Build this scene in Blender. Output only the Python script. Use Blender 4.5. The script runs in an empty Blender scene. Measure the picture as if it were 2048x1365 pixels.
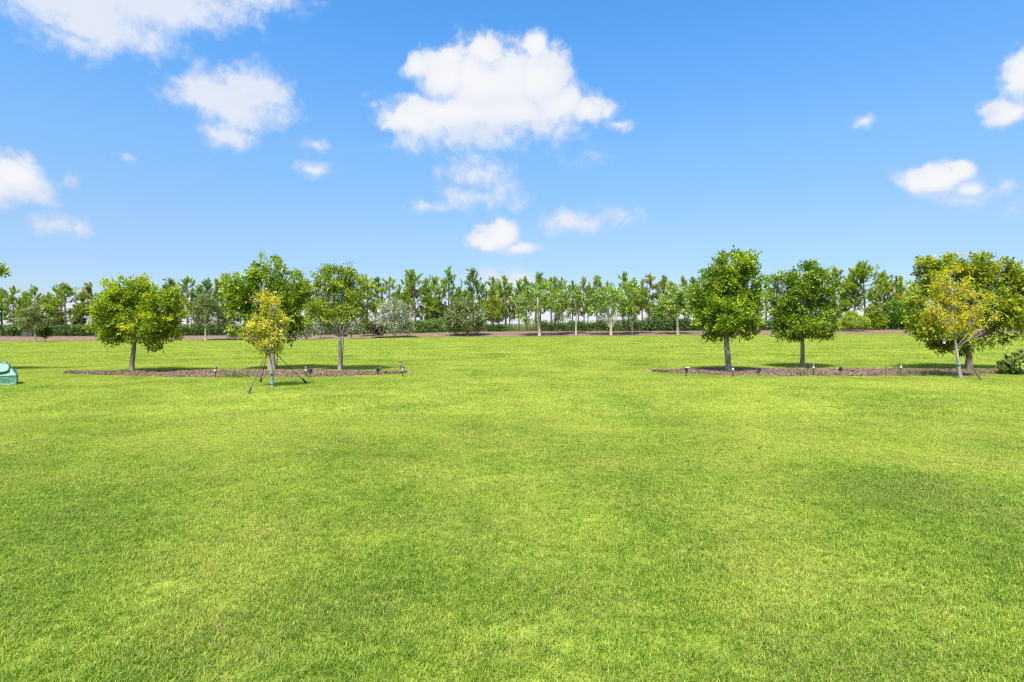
import bpy, math
import numpy as np
from mathutils import Vector

# ------------------------------------------------------------------ basics
sc = bpy.context.scene
COL = sc.collection
F, CX, HY, CH = 1138.0, 1024.0, 648.0, 1.7      # lens in photo pixels, horizon row, eye height
rng = np.random.default_rng(7)

GX = [-400, -67, -38, -29, -16, -8, 1, 24, 44, 54, 67, 400]
GZ = [-.6, -.6, -.45, -.45, -.2, -.04, -.02, .19, .32, .38, .5, .5]
_xs = np.linspace(-150, 150, 601)
_zs = np.interp(_xs, GX, GZ)
_k = np.ones(25) / 25
_zs = np.convolve(np.pad(_zs, 12, mode='edge'), _k, mode='valid')


def gz(x, y):
    """height of the ground: level by the near beds, tilting gently towards the fence"""
    t = np.clip((np.asarray(y, float) - 25) / 50.0, 0, 1)
    t = t * t * (3 - 2 * t)
    b = np.clip((np.asarray(y, float) - 75.2) / 8.5, 0, 1)
    b = b * b * (3 - 2 * b)
    return np.interp(np.asarray(x, float), _xs, _zs) * t + b * (.30 + .14 * np.exp(-(np.asarray(x, float) / 14.0) ** 2))


def spot(px, d):
    """ground point on the sight line of photo column px, d metres away"""
    x = (px - CX) / F * d
    return Vector((x, d, float(gz(x, d))))


def hgt(py, d):
    return CH - (py - HY) / F * d


def dist(py):
    return CH * F / (py - HY)


def link(o, parent=None):
    COL.objects.link(o)
    if parent is not None:
        o.parent = parent
    return o


def tag(o, label=None, cat=None, group=None, kind=None):
    if label: o['label'] = label
    if cat: o['category'] = cat
    if group: o['group'] = group
    if kind: o['kind'] = kind
    return o


def empty(name, loc, rz=0.0):
    o = bpy.data.objects.new(name, None)
    o.location = loc
    o.rotation_euler = (0, 0, rz)
    o.empty_display_size = .2
    return link(o)


class MB:
    """collects vertices and faces, then links them as one mesh object"""
    def __init__(s):
        s.v, s.f, s.c, s.n = [], [], [], 0
        s.mi = []

    def add(s, verts, faces, col=None, mi=0):
        verts = np.asarray(verts, float).reshape(-1, 3)
        s.v.append(verts)
        fs = [tuple(i + s.n for i in f) for f in faces]
        s.f += fs
        s.mi += [mi] * len(fs)
        c = np.zeros((len(verts), 4)); c[:, 3] = 1
        if col is not None: c[:, :3] = col
        s.c.append(c)
        s.n += len(verts)

    def tube(s, pts, rad, sides=7, cap=True, mi=0, wob=0.0):
        pts = np.asarray(pts, float)
        n = len(pts)
        rad = np.broadcast_to(np.asarray(rad, float), (n,))
        tang = np.gradient(pts, axis=0)
        tang /= np.linalg.norm(tang, axis=1)[:, None] + 1e-9
        ref = np.array([0., 1., 0.]) if abs(tang[0][1]) < .9 else np.array([1., 0., 0.])
        vs = []
        for i in range(n):
            a = np.cross(tang[i], ref); a /= np.linalg.norm(a) + 1e-9
            b = np.cross(tang[i], a)
            th = np.arange(sides) * 2 * np.pi / sides
            rr = rad[i] * (1 + (wob * rng.normal(size=sides) if wob else 0))
            rr = np.broadcast_to(rr, (sides,))
            vs.append(pts[i] + (np.cos(th) * rr)[:, None] * a + (np.sin(th) * rr)[:, None] * b)
        fs = []
        for i in range(n - 1):
            for j in range(sides):
                k = (j + 1) % sides
                fs.append((i * sides + j, i * sides + k, (i + 1) * sides + k, (i + 1) * sides + j))
        if cap:
            fs.append(tuple(range(sides))[::-1])
            fs.append(tuple((n - 1) * sides + j for j in range(sides)))
        s.add(np.concatenate(vs), fs, mi=mi)

    def box(s, c, h, rz=0.0, tilt=0.0, mi=0):
        c = np.asarray(c, float); h = np.asarray(h, float)
        v = np.array([(x, y, z) for x in (-1, 1) for y in (-1, 1) for z in (-1, 1)]) * h
        ct, st = math.cos(tilt), math.sin(tilt)
        v = np.stack([v[:, 0], v[:, 1] * ct - v[:, 2] * st, v[:, 1] * st + v[:, 2] * ct], 1)
        cr, sr = math.cos(rz), math.sin(rz)
        v = np.stack([v[:, 0] * cr - v[:, 1] * sr, v[:, 0] * sr + v[:, 1] * cr, v[:, 2]], 1)
        s.add(v + c, [(0, 1, 3, 2), (4, 6, 7, 5), (0, 4, 5, 1), (2, 3, 7, 6), (0, 2, 6, 4), (1, 5, 7, 3)], mi=mi)

    def lathe(s, prof, c=(0, 0, 0), sides=12, mi=0):
        prof = np.asarray(prof, float)
        th = np.arange(sides) * 2 * np.pi / sides
        v = np.concatenate([np.stack([np.cos(th) * r, np.sin(th) * r, np.full(sides, z)], 1) for r, z in prof])
        n = len(prof)
        fs = [(i * sides + j, i * sides + (j + 1) % sides, (i + 1) * sides + (j + 1) % sides, (i + 1) * sides + j)
              for i in range(n - 1) for j in range(sides)]
        fs += [tuple(range(sides))[::-1], tuple((n - 1) * sides + j for j in range(sides))]
        s.add(v + np.asarray(c, float), fs, mi=mi)

    def build(s, name, mats, parent=None, smooth=False):
        me = bpy.data.meshes.new(name)
        me.from_pydata([tuple(p) for p in np.concatenate(s.v)], [], s.f)
        a = me.attributes.new('Col', 'FLOAT_COLOR', 'POINT')
        a.data.foreach_set('color', np.concatenate(s.c).astype(np.float32).ravel())
        for m in (mats if isinstance(mats, (list, tuple)) else [mats]):
            me.materials.append(m)
        me.polygons.foreach_set('material_index', s.mi)
        if smooth:
            me.polygons.foreach_set('use_smooth', [True] * len(s.f))
        me.update()
        return link(bpy.data.objects.new(name, me), parent)


def raw_mesh(name, V, faces_flat, nper, col, mat):
    """fast mesh: V (n,3), faces as flat index array with nper corners each"""
    me = bpy.data.meshes.new(name)
    nf = len(faces_flat) // nper
    me.vertices.add(len(V)); me.vertices.foreach_set('co', V.astype(np.float32).ravel())
    me.loops.add(len(faces_flat)); me.loops.foreach_set('vertex_index', faces_flat.astype(np.int32))
    me.polygons.add(nf)
    me.polygons.foreach_set('loop_start', np.arange(0, nf * nper, nper, dtype=np.int32))
    a = me.attributes.new('Col', 'FLOAT_COLOR', 'POINT')
    c = np.ones((len(V), 4), np.float32); c[:, :3] = col
    a.data.foreach_set('color', c.ravel())
    me.materials.append(mat)
    me.update(calc_edges=True)
    me.validate()
    return me


# ------------------------------------------------------------------ materials
def new_mat(name):
    m = bpy.data.materials.new(name)
    m.use_nodes = True
    nt = m.node_tree
    nt.nodes.clear()
    return m, nt


def N(nt, t, **kw):
    n = nt.nodes.new(t)
    for k, v in kw.items():
        setattr(n, k, v)
    return n


def noise(nt, vec, scale, detail=3.0, rough=.55, dist_=0.0):
    n = N(nt, 'ShaderNodeTexNoise')
    n.inputs['Scale'].default_value = scale
    n.inputs['Detail'].default_value = detail
    n.inputs['Roughness'].default_value = rough
    n.inputs['Distortion'].default_value = dist_
    if vec is not None: nt.links.new(vec, n.inputs['Vector'])
    return n.outputs['Fac']


def ramp(nt, fac, stops):
    r = N(nt, 'ShaderNodeValToRGB')
    el = r.color_ramp.elements
    while len(el) < len(stops): el.new(.5)
    for e, (p, c) in zip(el, stops):
        e.position = p
        e.color = (*c, 1) if len(c) == 3 else c
    nt.links.new(fac, r.inputs['Fac'])
    return r.outputs['Color']


def mix(nt, fac, a, b, mode='MIX'):
    m = N(nt, 'ShaderNodeMix', data_type='RGBA', blend_type=mode)
    for s, v in ((m.inputs[0], fac), (m.inputs[6], a), (m.inputs[7], b)):
        if isinstance(v, (int, float)): s.default_value = v
        elif isinstance(v, (tuple, list)): s.default_value = (*v, 1)
        else: nt.links.new(v, s)
    return m.outputs[2]


def math_(nt, op, a, b=None, c=None, clamp=False):
    m = N(nt, 'ShaderNodeMath', operation=op)
    m.use_clamp = clamp
    for i, v in enumerate((a, b, c)):
        if v is None: continue
        if isinstance(v, (int, float)): m.inputs[i].default_value = v
        else: nt.links.new(v, m.inputs[i])
    return m.outputs[0]


def maprange(nt, v, a, b, c=0.0, d=1.0, smooth=True):
    m = N(nt, 'ShaderNodeMapRange', interpolation_type='SMOOTHSTEP' if smooth else 'LINEAR')
    nt.links.new(v, m.inputs['Value'])
    for k, x in zip(('From Min', 'From Max', 'To Min', 'To Max'), (a, b, c, d)):
        m.inputs[k].default_value = x
    return m.outputs['Result']


def principled(nt, color, rough=.8, spec=.3, bump=None, bstr=.3, bdist=.02):
    p = N(nt, 'ShaderNodeBsdfPrincipled')
    if isinstance(color, (tuple, list)): p.inputs['Base Color'].default_value = (*color, 1)
    else: nt.links.new(color, p.inputs['Base Color'])
    p.inputs['Roughness'].default_value = rough
    p.inputs['Specular IOR Level'].default_value = spec
    if bump is not None:
        b = N(nt, 'ShaderNodeBump')
        b.inputs['Strength'].default_value = bstr
        b.inputs['Distance'].default_value = bdist
        nt.links.new(bump, b.inputs['Height'])
        nt.links.new(b.outputs['Normal'], p.inputs['Normal'])
    return p


def out(nt, sh):
    o = N(nt, 'ShaderNodeOutputMaterial')
    nt.links.new(sh, o.inputs['Surface'])


def wpos(nt):
    return N(nt, 'ShaderNodeNewGeometry').outputs['Position']


def opos(nt):
    return N(nt, 'ShaderNodeTexCoord').outputs['Object']


def leaf_mat(name, stops, cl=.5, gloss=.45, spec=.35, trans=.35, flush=None):
    """leaves: colour by leaf and by twig, light shining through"""
    m, nt = new_mat(name)
    a = N(nt, 'ShaderNodeAttribute', attribute_name='Col')
    s = N(nt, 'ShaderNodeSeparateColor')
    nt.links.new(a.outputs['Color'], s.inputs[0])
    f = math_(nt, 'ADD', math_(nt, 'MULTIPLY', s.outputs[0], 1 - cl), math_(nt, 'MULTIPLY', s.outputs[1], cl))
    col = ramp(nt, f, stops)
    if flush is not None:
        k = maprange(nt, s.outputs[2], 1 - flush[0], 1 - flush[0] + .03)
        col = mix(nt, k, col, flush[1])
    p = principled(nt, col, gloss, spec)
    t = N(nt, 'ShaderNodeBsdfTranslucent')
    tc = mix(nt, 1.0, col, (1.25, 1.2, .55), 'MULTIPLY')
    nt.links.new(tc, t.inputs['Color'])
    ms = N(nt, 'ShaderNodeMixShader')
    ms.inputs[0].default_value = trans
    nt.links.new(p.outputs[0], ms.inputs[1]); nt.links.new(t.outputs[0], ms.inputs[2])
    out(nt, ms.outputs[0])
    return m


def bark_mat(name, a, b, scale=9.0, lichen=None):
    m, nt = new_mat(name)
    mp = N(nt, 'ShaderNodeMapping')
    mp.inputs['Scale'].default_value = (1, 1, .35)
    nt.links.new(opos(nt), mp.inputs['Vector'])
    n1 = noise(nt, mp.outputs[0], scale, 6, .65)
    col = ramp(nt, n1, [(.33, a), (.66, b)])
    if lichen:
        n2 = noise(nt, opos(nt), scale * .7, 3)
        col = mix(nt, maprange(nt, n2, .55, .63), col, lichen)
    p = principled(nt, col, .9, .15, n1, .8, .02)
    out(nt, p.outputs[0])
    return m


def plain_mat(name, color, rough=.6, spec=.4, var=.25, scale=14.0, metal=0.0):
    m, nt = new_mat(name)
    n1 = noise(nt, opos(nt), scale, 4)
    col = ramp(nt, n1, [(.3, tuple(c * (1 - var) for c in color)), (.7, tuple(min(1, c * (1 + var)) for c in color))])
    p = principled(nt, col, rough, spec)
    p.inputs['Metallic'].default_value = metal
    out(nt, p.outputs[0])
    return m


# --- grass: one colour field over the whole lawn, used by the blades and by the sward under them
def lawn_colour(nt, per_blade):
    w = wpos(nt)
    big = noise(nt, w, .28, 3, .5)
    med = noise(nt, w, .62, 4, .55)
    sml = noise(nt, w, 3.0, 4, .6)
    f = math_(nt, 'ADD', -.06, math_(nt, 'ADD', math_(nt, 'MULTIPLY', big, .40), math_(nt, 'ADD', math_(nt, 'MULTIPLY', med, .46), math_(nt, 'MULTIPLY', sml, .26))))
    f = math_(nt, 'ADD', f, math_(nt, 'MULTIPLY', math_(nt, 'SUBTRACT', noise(nt, w, 12, 2, .5), .5), .22))
    if per_blade is not None:
        f = math_(nt, 'ADD', f, math_(nt, 'MULTIPLY', math_(nt, 'SUBTRACT', per_blade, .5), .32))
    sy = N(nt, 'ShaderNodeSeparateXYZ'); nt.links.new(w, sy.inputs[0])
    f = math_(nt, 'ADD', f, maprange(nt, sy.outputs[1], 2.5, 10, -.036, .058))     # greener close by, paler lime further out
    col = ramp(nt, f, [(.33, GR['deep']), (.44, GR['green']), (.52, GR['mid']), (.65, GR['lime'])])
    dry = noise(nt, w, .8, 5, .7)
    return col, dry


GR = dict(deep=(.080, .165, .012), green=(.148, .245, .017), mid=(.232, .323, .034), lime=(.340, .402, .060))


def grass_mat():
    m, nt = new_mat('grass_blades')
    a = N(nt, 'ShaderNodeAttribute', attribute_name='Col')
    s = N(nt, 'ShaderNodeSeparateColor')
    nt.links.new(a.outputs['Color'], s.inputs[0])
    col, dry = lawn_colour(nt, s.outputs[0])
    thr = math_(nt, 'ADD', s.outputs[1], math_(nt, 'MULTIPLY', math_(nt, 'SUBTRACT', dry, .5), 1.3))
    col = mix(nt, maprange(nt, thr, .90, .98), col, (.33, .285, .095))
    p = principled(nt, col, .55, .25)
    t = N(nt, 'ShaderNodeBsdfTranslucent')
    nt.links.new(mix(nt, 1.0, col, (1.2, 1.15, .6), 'MULTIPLY'), t.inputs['Color'])
    ms = N(nt, 'ShaderNodeMixShader'); ms.inputs[0].default_value = .38
    nt.links.new(p.outputs[0], ms.inputs[1]); nt.links.new(t.outputs[0], ms.inputs[2])
    out(nt, ms.outputs[0])
    return m


def sward_mat():
    m, nt = new_mat('sward')
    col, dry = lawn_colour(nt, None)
    w = wpos(nt)
    fine = noise(nt, w, 22, 5, .7)
    thatch = ramp(nt, fine, [(.35, (.075, .075, .016)), (.65, (.20, .19, .050))])
    col = mix(nt, .55, col, thatch)
    sy = N(nt, 'ShaderNodeSeparateXYZ'); nt.links.new(w, sy.inputs[0])
    rough_ = ramp(nt, noise(nt, w, .3, 5, .6), [(.35, (.075, .105, .035)), (.65, (.135, .155, .060))])
    col = mix(nt, maprange(nt, sy.outputs[1], 88, 93), col, rough_)      # rank field beyond the fence
    p = principled(nt, col, .95, .05, fine, .5, .03)
    out(nt, p.outputs[0])
    return m


def mulch_mat(name, a, b, c):
    m, nt = new_mat(name)
    w = wpos(nt)
    n1 = noise(nt, w, 16, 6, .75)
    col = ramp(nt, n1, [(.30, a), (.50, b), (.70, c)])
    n2 = noise(nt, w, 1.1, 4, .65)
    col = mix(nt, maprange(nt, n2, .56, .70, 0, .65), col, (.30, .215, .10))
    at = N(nt, 'ShaderNodeAttribute', attribute_name='Col')
    s = N(nt, 'ShaderNodeSeparateColor'); nt.links.new(at.outputs['Color'], s.inputs[0])
    col = mix(nt, math_(nt, 'MULTIPLY', s.outputs[1], .8), col, ramp(nt, s.outputs[0], [(.0, tuple(v * .8 for v in a)), (.4, b), (.85, c), (1.0, (.30, .23, .155))]))
    p = principled(nt, col, .95, .08, n1, 1.0, .03)
    out(nt, p.outputs[0])
    return m


M = {}
M['grass'] = grass_mat()
M['sward'] = sward_mat()
M['mulch'] = mulch_mat('mulch', (.100, .069, .047), (.162, .117, .082), (.228, .174, .127))
M['far_mulch'] = mulch_mat('red_mulch', (.068, .043, .032), (.130, .086, .065), (.195, .140, .108))
M['bark'] = bark_mat('grey_brown_bark', (.09, .072, .052), (.25, .215, .165), 10)
M['bark_pale'] = bark_mat('pale_grey_bark', (.13, .115, .092), (.31, .282, .238), 12)
M['bark_dark'] = bark_mat('dark_bark', (.07, .055, .042), (.18, .145, .115), 10)
M['bark_mottled'] = bark_mat('mottled_bark', (.10, .085, .06), (.27, .25, .19), 10, (.42, .42, .36))
M['bark_cream'] = bark_mat('cream_bark', (.24, .20, .15), (.46, .40, .32), 6)
M['bark_pine'] = bark_mat('pine_bark', (.085, .062, .05), (.20, .155, .13), 6)

M['leaf_yellow_green'] = leaf_mat('yellow_green_leaves', [(.2, (.105, .185, .010)), (.5, (.215, .315, .012)), (.8, (0.336, 0.370, .022))], .68, .45, .3, .42)
M['leaf_glossy'] = leaf_mat('glossy_green_leaves', [(.2, (0.072, 0.146, 0.010)), (.55, (0.170, 0.273, 0.010)), (.85, (0.305, 0.379, 0.018))], .68, .42, .38, .36)
M['leaf_deep'] = leaf_mat('deep_green_leaves', [(.2, (0.067, 0.130, 0.010)), (.55, (0.140, 0.235, 0.012)), (.85, (0.252, 0.344, 0.020))], .68, .42, .38, .34)
M['leaf_mixed'] = leaf_mat('mid_green_leaves', [(.2, (0.086, 0.144, 0.009)), (.55, (0.190, 0.278, 0.013)), (.85, (0.318, 0.377, 0.025))], .68, .42, .38, .36)
M['leaf_gold'] = leaf_mat('golden_leaves', [(.15, (.165, .20, .020)), (.5, (.375, .375, .030)), (.85, (.70, .62, .055))], .5, .55, .25, .42)
M['leaf_amber'] = leaf_mat('amber_leaves', [(.15, (.165, .225, .018)), (.5, (.375, .390, .022)), (.85, (.64, .530, .040))], .55, .55, .25, .42)
M['leaf_lime'] = leaf_mat('lime_leaves', [(.2, (.080, .150, .008)), (.5, (.205, .275, .012)), (.8, (0.353, 0.361, .022))], .68, .45, .35, .4, (.012, (.42, .24, .05)))
M['leaf_shrub'] = leaf_mat('shrub_leaves', [(.2, (.075, .140, .022)), (.5, (.155, .24, .035)), (.85, (.30, .37, .07))], .5, .35, .5, .3)
M['leaf_pine'] = leaf_mat('pine_needles', [(.2, (0.103, 0.197, 0.014)), (.5, (0.188, 0.293, 0.016)), (.85, (0.299, 0.344, 0.021))], .65, .6, .2, .25)
M['leaf_pine_dark'] = leaf_mat('dark_pine_needles', [(.2, (0.071, 0.145, 0.019)), (.5, (0.128, 0.212, 0.021)), (.85, (0.201, 0.263, 0.025))], .65, .6, .2, .25)
M['leaf_pine_yellow'] = leaf_mat('yellowing_pine_needles', [(.2, (0.139, 0.239, 0.016)), (.5, (0.243, 0.335, 0.017)), (.85, (0.372, 0.425, 0.024))], .65, .6, .2, .3)
M['leaf_pine_brown'] = leaf_mat('browning_pine_needles', [(.2, (0.118, 0.174, 0.026)), (.5, (0.215, 0.226, 0.029)), (.85, (0.318, 0.273, 0.036))], .65, .6, .2, .25)
M['leaf_fresh'] = leaf_mat('fresh_green_leaves', [(.2, (0.073, 0.149, 0.018)), (.5, (0.161, 0.267, 0.031)), (.85, (0.343, 0.446, 0.069))], .6, .5, .3, .32)
M['leaf_olive'] = leaf_mat('olive_grey_leaves', [(.2, (0.071, 0.103, 0.027)), (.5, (0.134, 0.174, 0.053)), (.85, (0.242, 0.284, 0.095))], .6, .6, .2, .25)
M['leaf_silver'] = leaf_mat('silver_leaves', [(.2, (0.109, 0.130, 0.078)), (.5, (0.214, 0.238, 0.152)), (.85, (0.397, 0.425, 0.294))], .5, .55, .3, .2)
M['leaf_hedge'] = leaf_mat('hedge_leaves', [(.2, (0.030, 0.069, 0.012)), (.55, (0.068, 0.132, 0.018)), (.85, (0.150, 0.247, 0.028))], .55, .45, .4, .25)
M['leaf_jungle'] = leaf_mat('bright_bush_leaves', [(.2, (0.045, 0.126, 0.014)), (.55, (0.102, 0.217, 0.022)), (.85, (0.240, 0.364, 0.045))], .6, .45, .35, .3)
M['leaf_maroon'] = leaf_mat('maroon_leaves', [(.2, (0.029, 0.021, 0.012)), (.55, (0.081, 0.047, 0.021)), (.85, (0.169, 0.111, 0.042))], .5, .45, .35, .2)
M['leaf_shade'] = leaf_mat('sombre_leaves', [(.2, (0.026, 0.044, 0.022)), (.55, (0.052, 0.075, 0.036)), (.85, (0.091, 0.120, 0.053))], .6, .7, .1, .15)
M['leaf_bright'] = leaf_mat('bright_shrub_leaves', [(.2, (0.128, 0.210, 0.020)), (.55, (0.248, 0.352, 0.033)), (.85, (0.440, 0.517, 0.066))], .6, .5, .3, .32)
M['weed'] = leaf_mat('tall_weeds', [(.2, (0.065, 0.111, 0.031)), (.55, (0.124, 0.182, 0.054)), (.85, (0.260, 0.273, 0.102))], .6, .6, .2, .3)
M['straw'] = leaf_mat('straw_blades', [(.2, (.24, .17, .07)), (.55, (.36, .27, .11)), (.85, (.46, .38, .20))], .5, .7, .1, .3)

M['litter'] = leaf_mat('dry_leaves', [(.2, (.075, .045, .022)), (.55, (.17, .105, .048)), (.85, (.34, .24, .11))], .3, .7, .15, .1)
M['black'] = plain_mat('black_plastic', (.018, .018, .020), .45, .5, .3)
M['strap'] = plain_mat('dark_webbing', (.035, .038, .030), .8, .2, .3)
M['teal'] = plain_mat('teal_tape', (.03, .30, .27), .5, .4, .2)
M['solar'] = plain_mat('solar_cell', (.025, .045, .16), .25, .6, .3, 40)
M['lens'] = plain_mat('cream_lens', (.50, .46, .34), .35, .5, .06)
M['white_lens'] = plain_mat('white_lens', (.78, .78, .74), .35, .5, .06)
M['steel'] = plain_mat('dark_green_steel', (.03, .036, .03), .55, .5, .3)
M['wood'] = plain_mat('pale_stake', (.42, .34, .25), .85, .15, .2)
M['cloth'] = plain_mat('grey_shade_cloth', (.030, .033, .032), .8, .2, .4, 3)
M['fruit'] = plain_mat('yellow_leaf', (.62, .42, .03), .5, .3, .1)


def sheet_mat():
    m, nt = new_mat('green_woven_plastic')
    o = opos(nt)
    n1 = noise(nt, o, 5, 3)
    col = ramp(nt, n1, [(.3, (.15, .37, .235)), (.7, (.24, .48, .33))])
    wv = N(nt, 'ShaderNodeTexWave'); wv.inputs['Scale'].default_value = 8
    nt.links.new(o, wv.inputs['Vector'])
    col = mix(nt, math_(nt, 'MULTIPLY', wv.outputs['Fac'], .10), col, (.6, .8, .68))
    p = principled(nt, col, .42, .4, noise(nt, o, 4, 3, .6, 1.2), .6, .06)
    t = N(nt, 'ShaderNodeBsdfTranslucent'); nt.links.new(col, t.inputs['Color'])
    ms = N(nt, 'ShaderNodeMixShader'); ms.inputs[0].default_value = .3
    nt.links.new(p.outputs[0], ms.inputs[1]); nt.links.new(t.outputs[0], ms.inputs[2])
    out(nt, ms.outputs[0])
    return m


M['sheet'] = sheet_mat()
M['window'] = plain_mat('green_mesh_window', (.115, .27, .17), .5, .4, .2)
M['trim'] = plain_mat('dark_green_trim', (.02, .075, .06), .5, .4, .2)

# ------------------------------------------------------------------ foliage
def unit(v):
    return v / (np.linalg.norm(v, axis=-1, keepdims=True) + 1e-9)


def leaves_mesh(name, base, d, length, width, col, mat, cup=.25, roll=None, droop=.15):
    """folded ovate leaves: base (n,3), direction d (n,3), length (n,)"""
    n = len(base)
    up = np.tile([0., 0., 1.], (n, 1)) + rng.normal(0, .55, (n, 3))
    s = unit(np.cross(d, up))
    nm = np.cross(s, d)
    L = length[:, None]; W = width[:, None] * .5
    tip = base + d * L - np.array([0, 0, 1.]) * (L * droop)
    m1 = base + d * L * .34
    m2 = base + d * L * .70 - np.array([0, 0, 1.]) * (L * droop * .4)
    V = np.stack([base, m1 + s * W + nm * W * cup, m2 + s * W * .75 + nm * W * cup, tip,
                  m2 - s * W * .75 + nm * W * cup, m1 - s * W + nm * W * cup], 1).reshape(-1, 3)
    k = (np.arange(n) * 6)[:, None]
    fc = np.concatenate([k + np.array([[0, 1, 2, 3]]), k + np.array([[0, 3, 4, 5]])], 1).ravel()
    return raw_mesh(name, V, fc, 4, np.repeat(col, 6, 0), mat)


def lobe_points(lobes, n, shell=.55, flat_under=0.0):
    """twig tips filling the union of ellipsoids, denser towards the outside"""
    w = np.array([(l[3] * l[4] * l[5]) ** (2 / 3) for l in lobes]); w /= w.sum()
    idx = rng.choice(len(lobes), n, p=w)
    Lb = np.array(lobes)[idx]
    u = unit(rng.normal(size=(n, 3)))
    r = shell + (1 - shell) * rng.random(n) ** .7
    r *= 1 + .10 * rng.normal(size=n)
    p = Lb[:, :3] + u * r[:, None] * Lb[:, 3:6]
    return p, u, idx


def crown(name, lobes, mat, parent, clumps, per, leaf, shell=.5, spread=.16, upw=.45, outw=.7, rnd=.75, gap=.0, aspect=.5, droop=.15, cup=.25, dens=(1.12, 1.25, .9)):
    clumps, per, leaf = int(clumps * dens[0]), int(per * dens[1]), leaf * dens[2]
    p, u, idx = lobe_points(lobes, clumps, shell)
    if gap > 0:      # holes: drop twigs lying in some cells
        cell = np.floor(p / gap + .37).astype(int)
        h = (cell[:, 0] * 73856093 ^ cell[:, 1] * 19349663 ^ cell[:, 2] * 83492791) % 100
        keep = h > 22
        p, u = p[keep], u[keep]
    nC = len(p)
    cr = rng.random(nC)
    fl = rng.random(nC)
    n = nC * per
    pc = np.repeat(p, per, 0); uc = np.repeat(u, per, 0)
    d = unit(uc * outw + np.array([0, 0, upw]) + rng.normal(0, rnd, (n, 3)))
    base = pc + d * (spread * .25) + rng.normal(0, spread * .52, (n, 3)) * np.array([1, 1, .8]) + np.array([0, 0, 1.]) * (rng.random(n) * spread * .4)[:, None]
    ln = leaf * (.7 + .6 * rng.random(n))
    col = np.stack([rng.random(n), np.repeat(cr, per), np.repeat(fl, per)], 1)
    me = leaves_mesh(name, base, d, ln, ln * aspect, col, mat, cup, None, droop)
    o = link(bpy.data.objects.new(name, me), parent)
    return o, p


def curve(a, b, bend, n=6, sag=0.0):
    a = np.asarray(a, float); b = np.asarray(b, float)
    t = np.linspace(0, 1, n)[:, None]
    m = (a + b) / 2 + bend
    return (1 - t) ** 2 * a + 2 * t * (1 - t) * m + t ** 2 * b


def trunk(parent, path, r0, r1, mat, limbs=(), limb_r=.04, twigs=None, n_twigs=0, twig_r=.008, sides=9, flare=1.25, name='trunk'):
    mb = MB()
    path = np.asarray(path, float)
    t = np.linspace(0, 1, len(path))
    rad = r0 + (r1 - r0) * t
    rad[0] *= flare
    P0 = path[0] - np.array([0, 0, .06])
    mb.tube(np.vstack([P0, path]), np.concatenate([[rad[0] * 1.05], rad]), sides, wob=.05)
    joints = [path[-1]]
    for (fr, tip, *rest) in limbs:
        i = min(len(path) - 1, int(round(fr * (len(path) - 1))))
        a = path[i]; b = np.asarray(tip, float)
        horiz = (b - a) * np.array([1, 1, 0])
        c = curve(a, b, horiz * .22 - np.array([0, 0, .05]) + rng.normal(0, .03, 3), 6)
        lr = rest[0] if rest else limb_r
        mb.tube(c, np.linspace(lr, lr * .3, 6), 6)
        joints += [c[3], c[4], c[5]]
    if twigs is not None and n_twigs:
        J = np.array(joints)
        sel = rng.choice(len(twigs), min(n_twigs, len(twigs)), replace=False)
        for q in twigs[sel]:
            dd = np.linalg.norm(J - q, axis=1) + np.maximum(0, J[:, 2] - q[2]) * 1.5
            a = J[np.argmin(dd)]
            c = curve(a, q, rng.normal(0, .05, 3), 4)
            mb.tube(c, np.linspace(twig_r * 1.6, twig_r * .5, 4), 4, cap=False)
    return mb.build(name, mat, parent, smooth=True)


def px_lobes(base_px, d, lst, depth=.9):
    """crown lobes given in photo pixels -> metres about the tree's foot"""
    g = spot(base_px, d)
    res = []
    for (cx, cy, rx, ry, *dz) in lst:
        dy = dz[0] if dz else 0.0
        slant = math.sqrt(1 + (depth * (cx - CX) / F) ** 2)      # a round crown off to the side looks wider than it is
        w_ = rx / F * d / slant
        res.append(((cx - CX) / F * (d + dy) - g.x, dy, hgt(cy, d + dy) - g.z, w_, w_ * depth, ry / F * d))
    return g, res


def path_px(base_px, d, pts, g):
    return [np.array([(x - CX) / F * d - g.x, 0.0, hgt(y, d) - g.z]) for x, y in pts]


# ------------------------------------------------------------------ ground
def grid_sheet(name, xs, ys, zf, mat, kind='structure'):
    X, Y = np.meshgrid(xs, ys)
    V = np.stack([X, Y, zf(X, Y)], -1).reshape(-1, 3)
    nx, ny = len(xs), len(ys)
    i = (np.arange(ny - 1)[:, None] * nx + np.arange(nx - 1)[None]).ravel()
    fc = np.stack([i, i + 1, i + nx + 1, i + nx], 1).ravel()
    me = raw_mesh(name, V, fc, 4, np.zeros((len(V), 3)), mat)
    me.polygons.foreach_set('use_smooth', [True] * len(me.polygons))
    o = link(bpy.data.objects.new(name, me))
    o['kind'] = kind
    return o


gxs = np.concatenate([[-4000, -1500, -600, -250], np.linspace(-150, 150, 201), [250, 600, 1500, 4000]])
gys = np.concatenate([[-400, -100, -30], np.linspace(-10, 130, 141), [200, 500, 1500, 4000]])
tag(grid_sheet('lawn', gxs, gys, lambda X, Y: gz(X, Y), M['sward']), 'wide mown lawn running to the far mulch strip')

# near mulch beds: outline in metres (x along the row, front and back edge)
BEDS = [
    dict(x0=-15.5, x1=-3.4, front=17.85, back=20.9, ta=.45, tb=.26),
    dict(x0=4.7, x1=17.6, front=18.3, back=21.6, ta=.20, tb=.25),
]
for b in BEDS:
    b['w'] = rng.random(8) * 6.28


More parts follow.
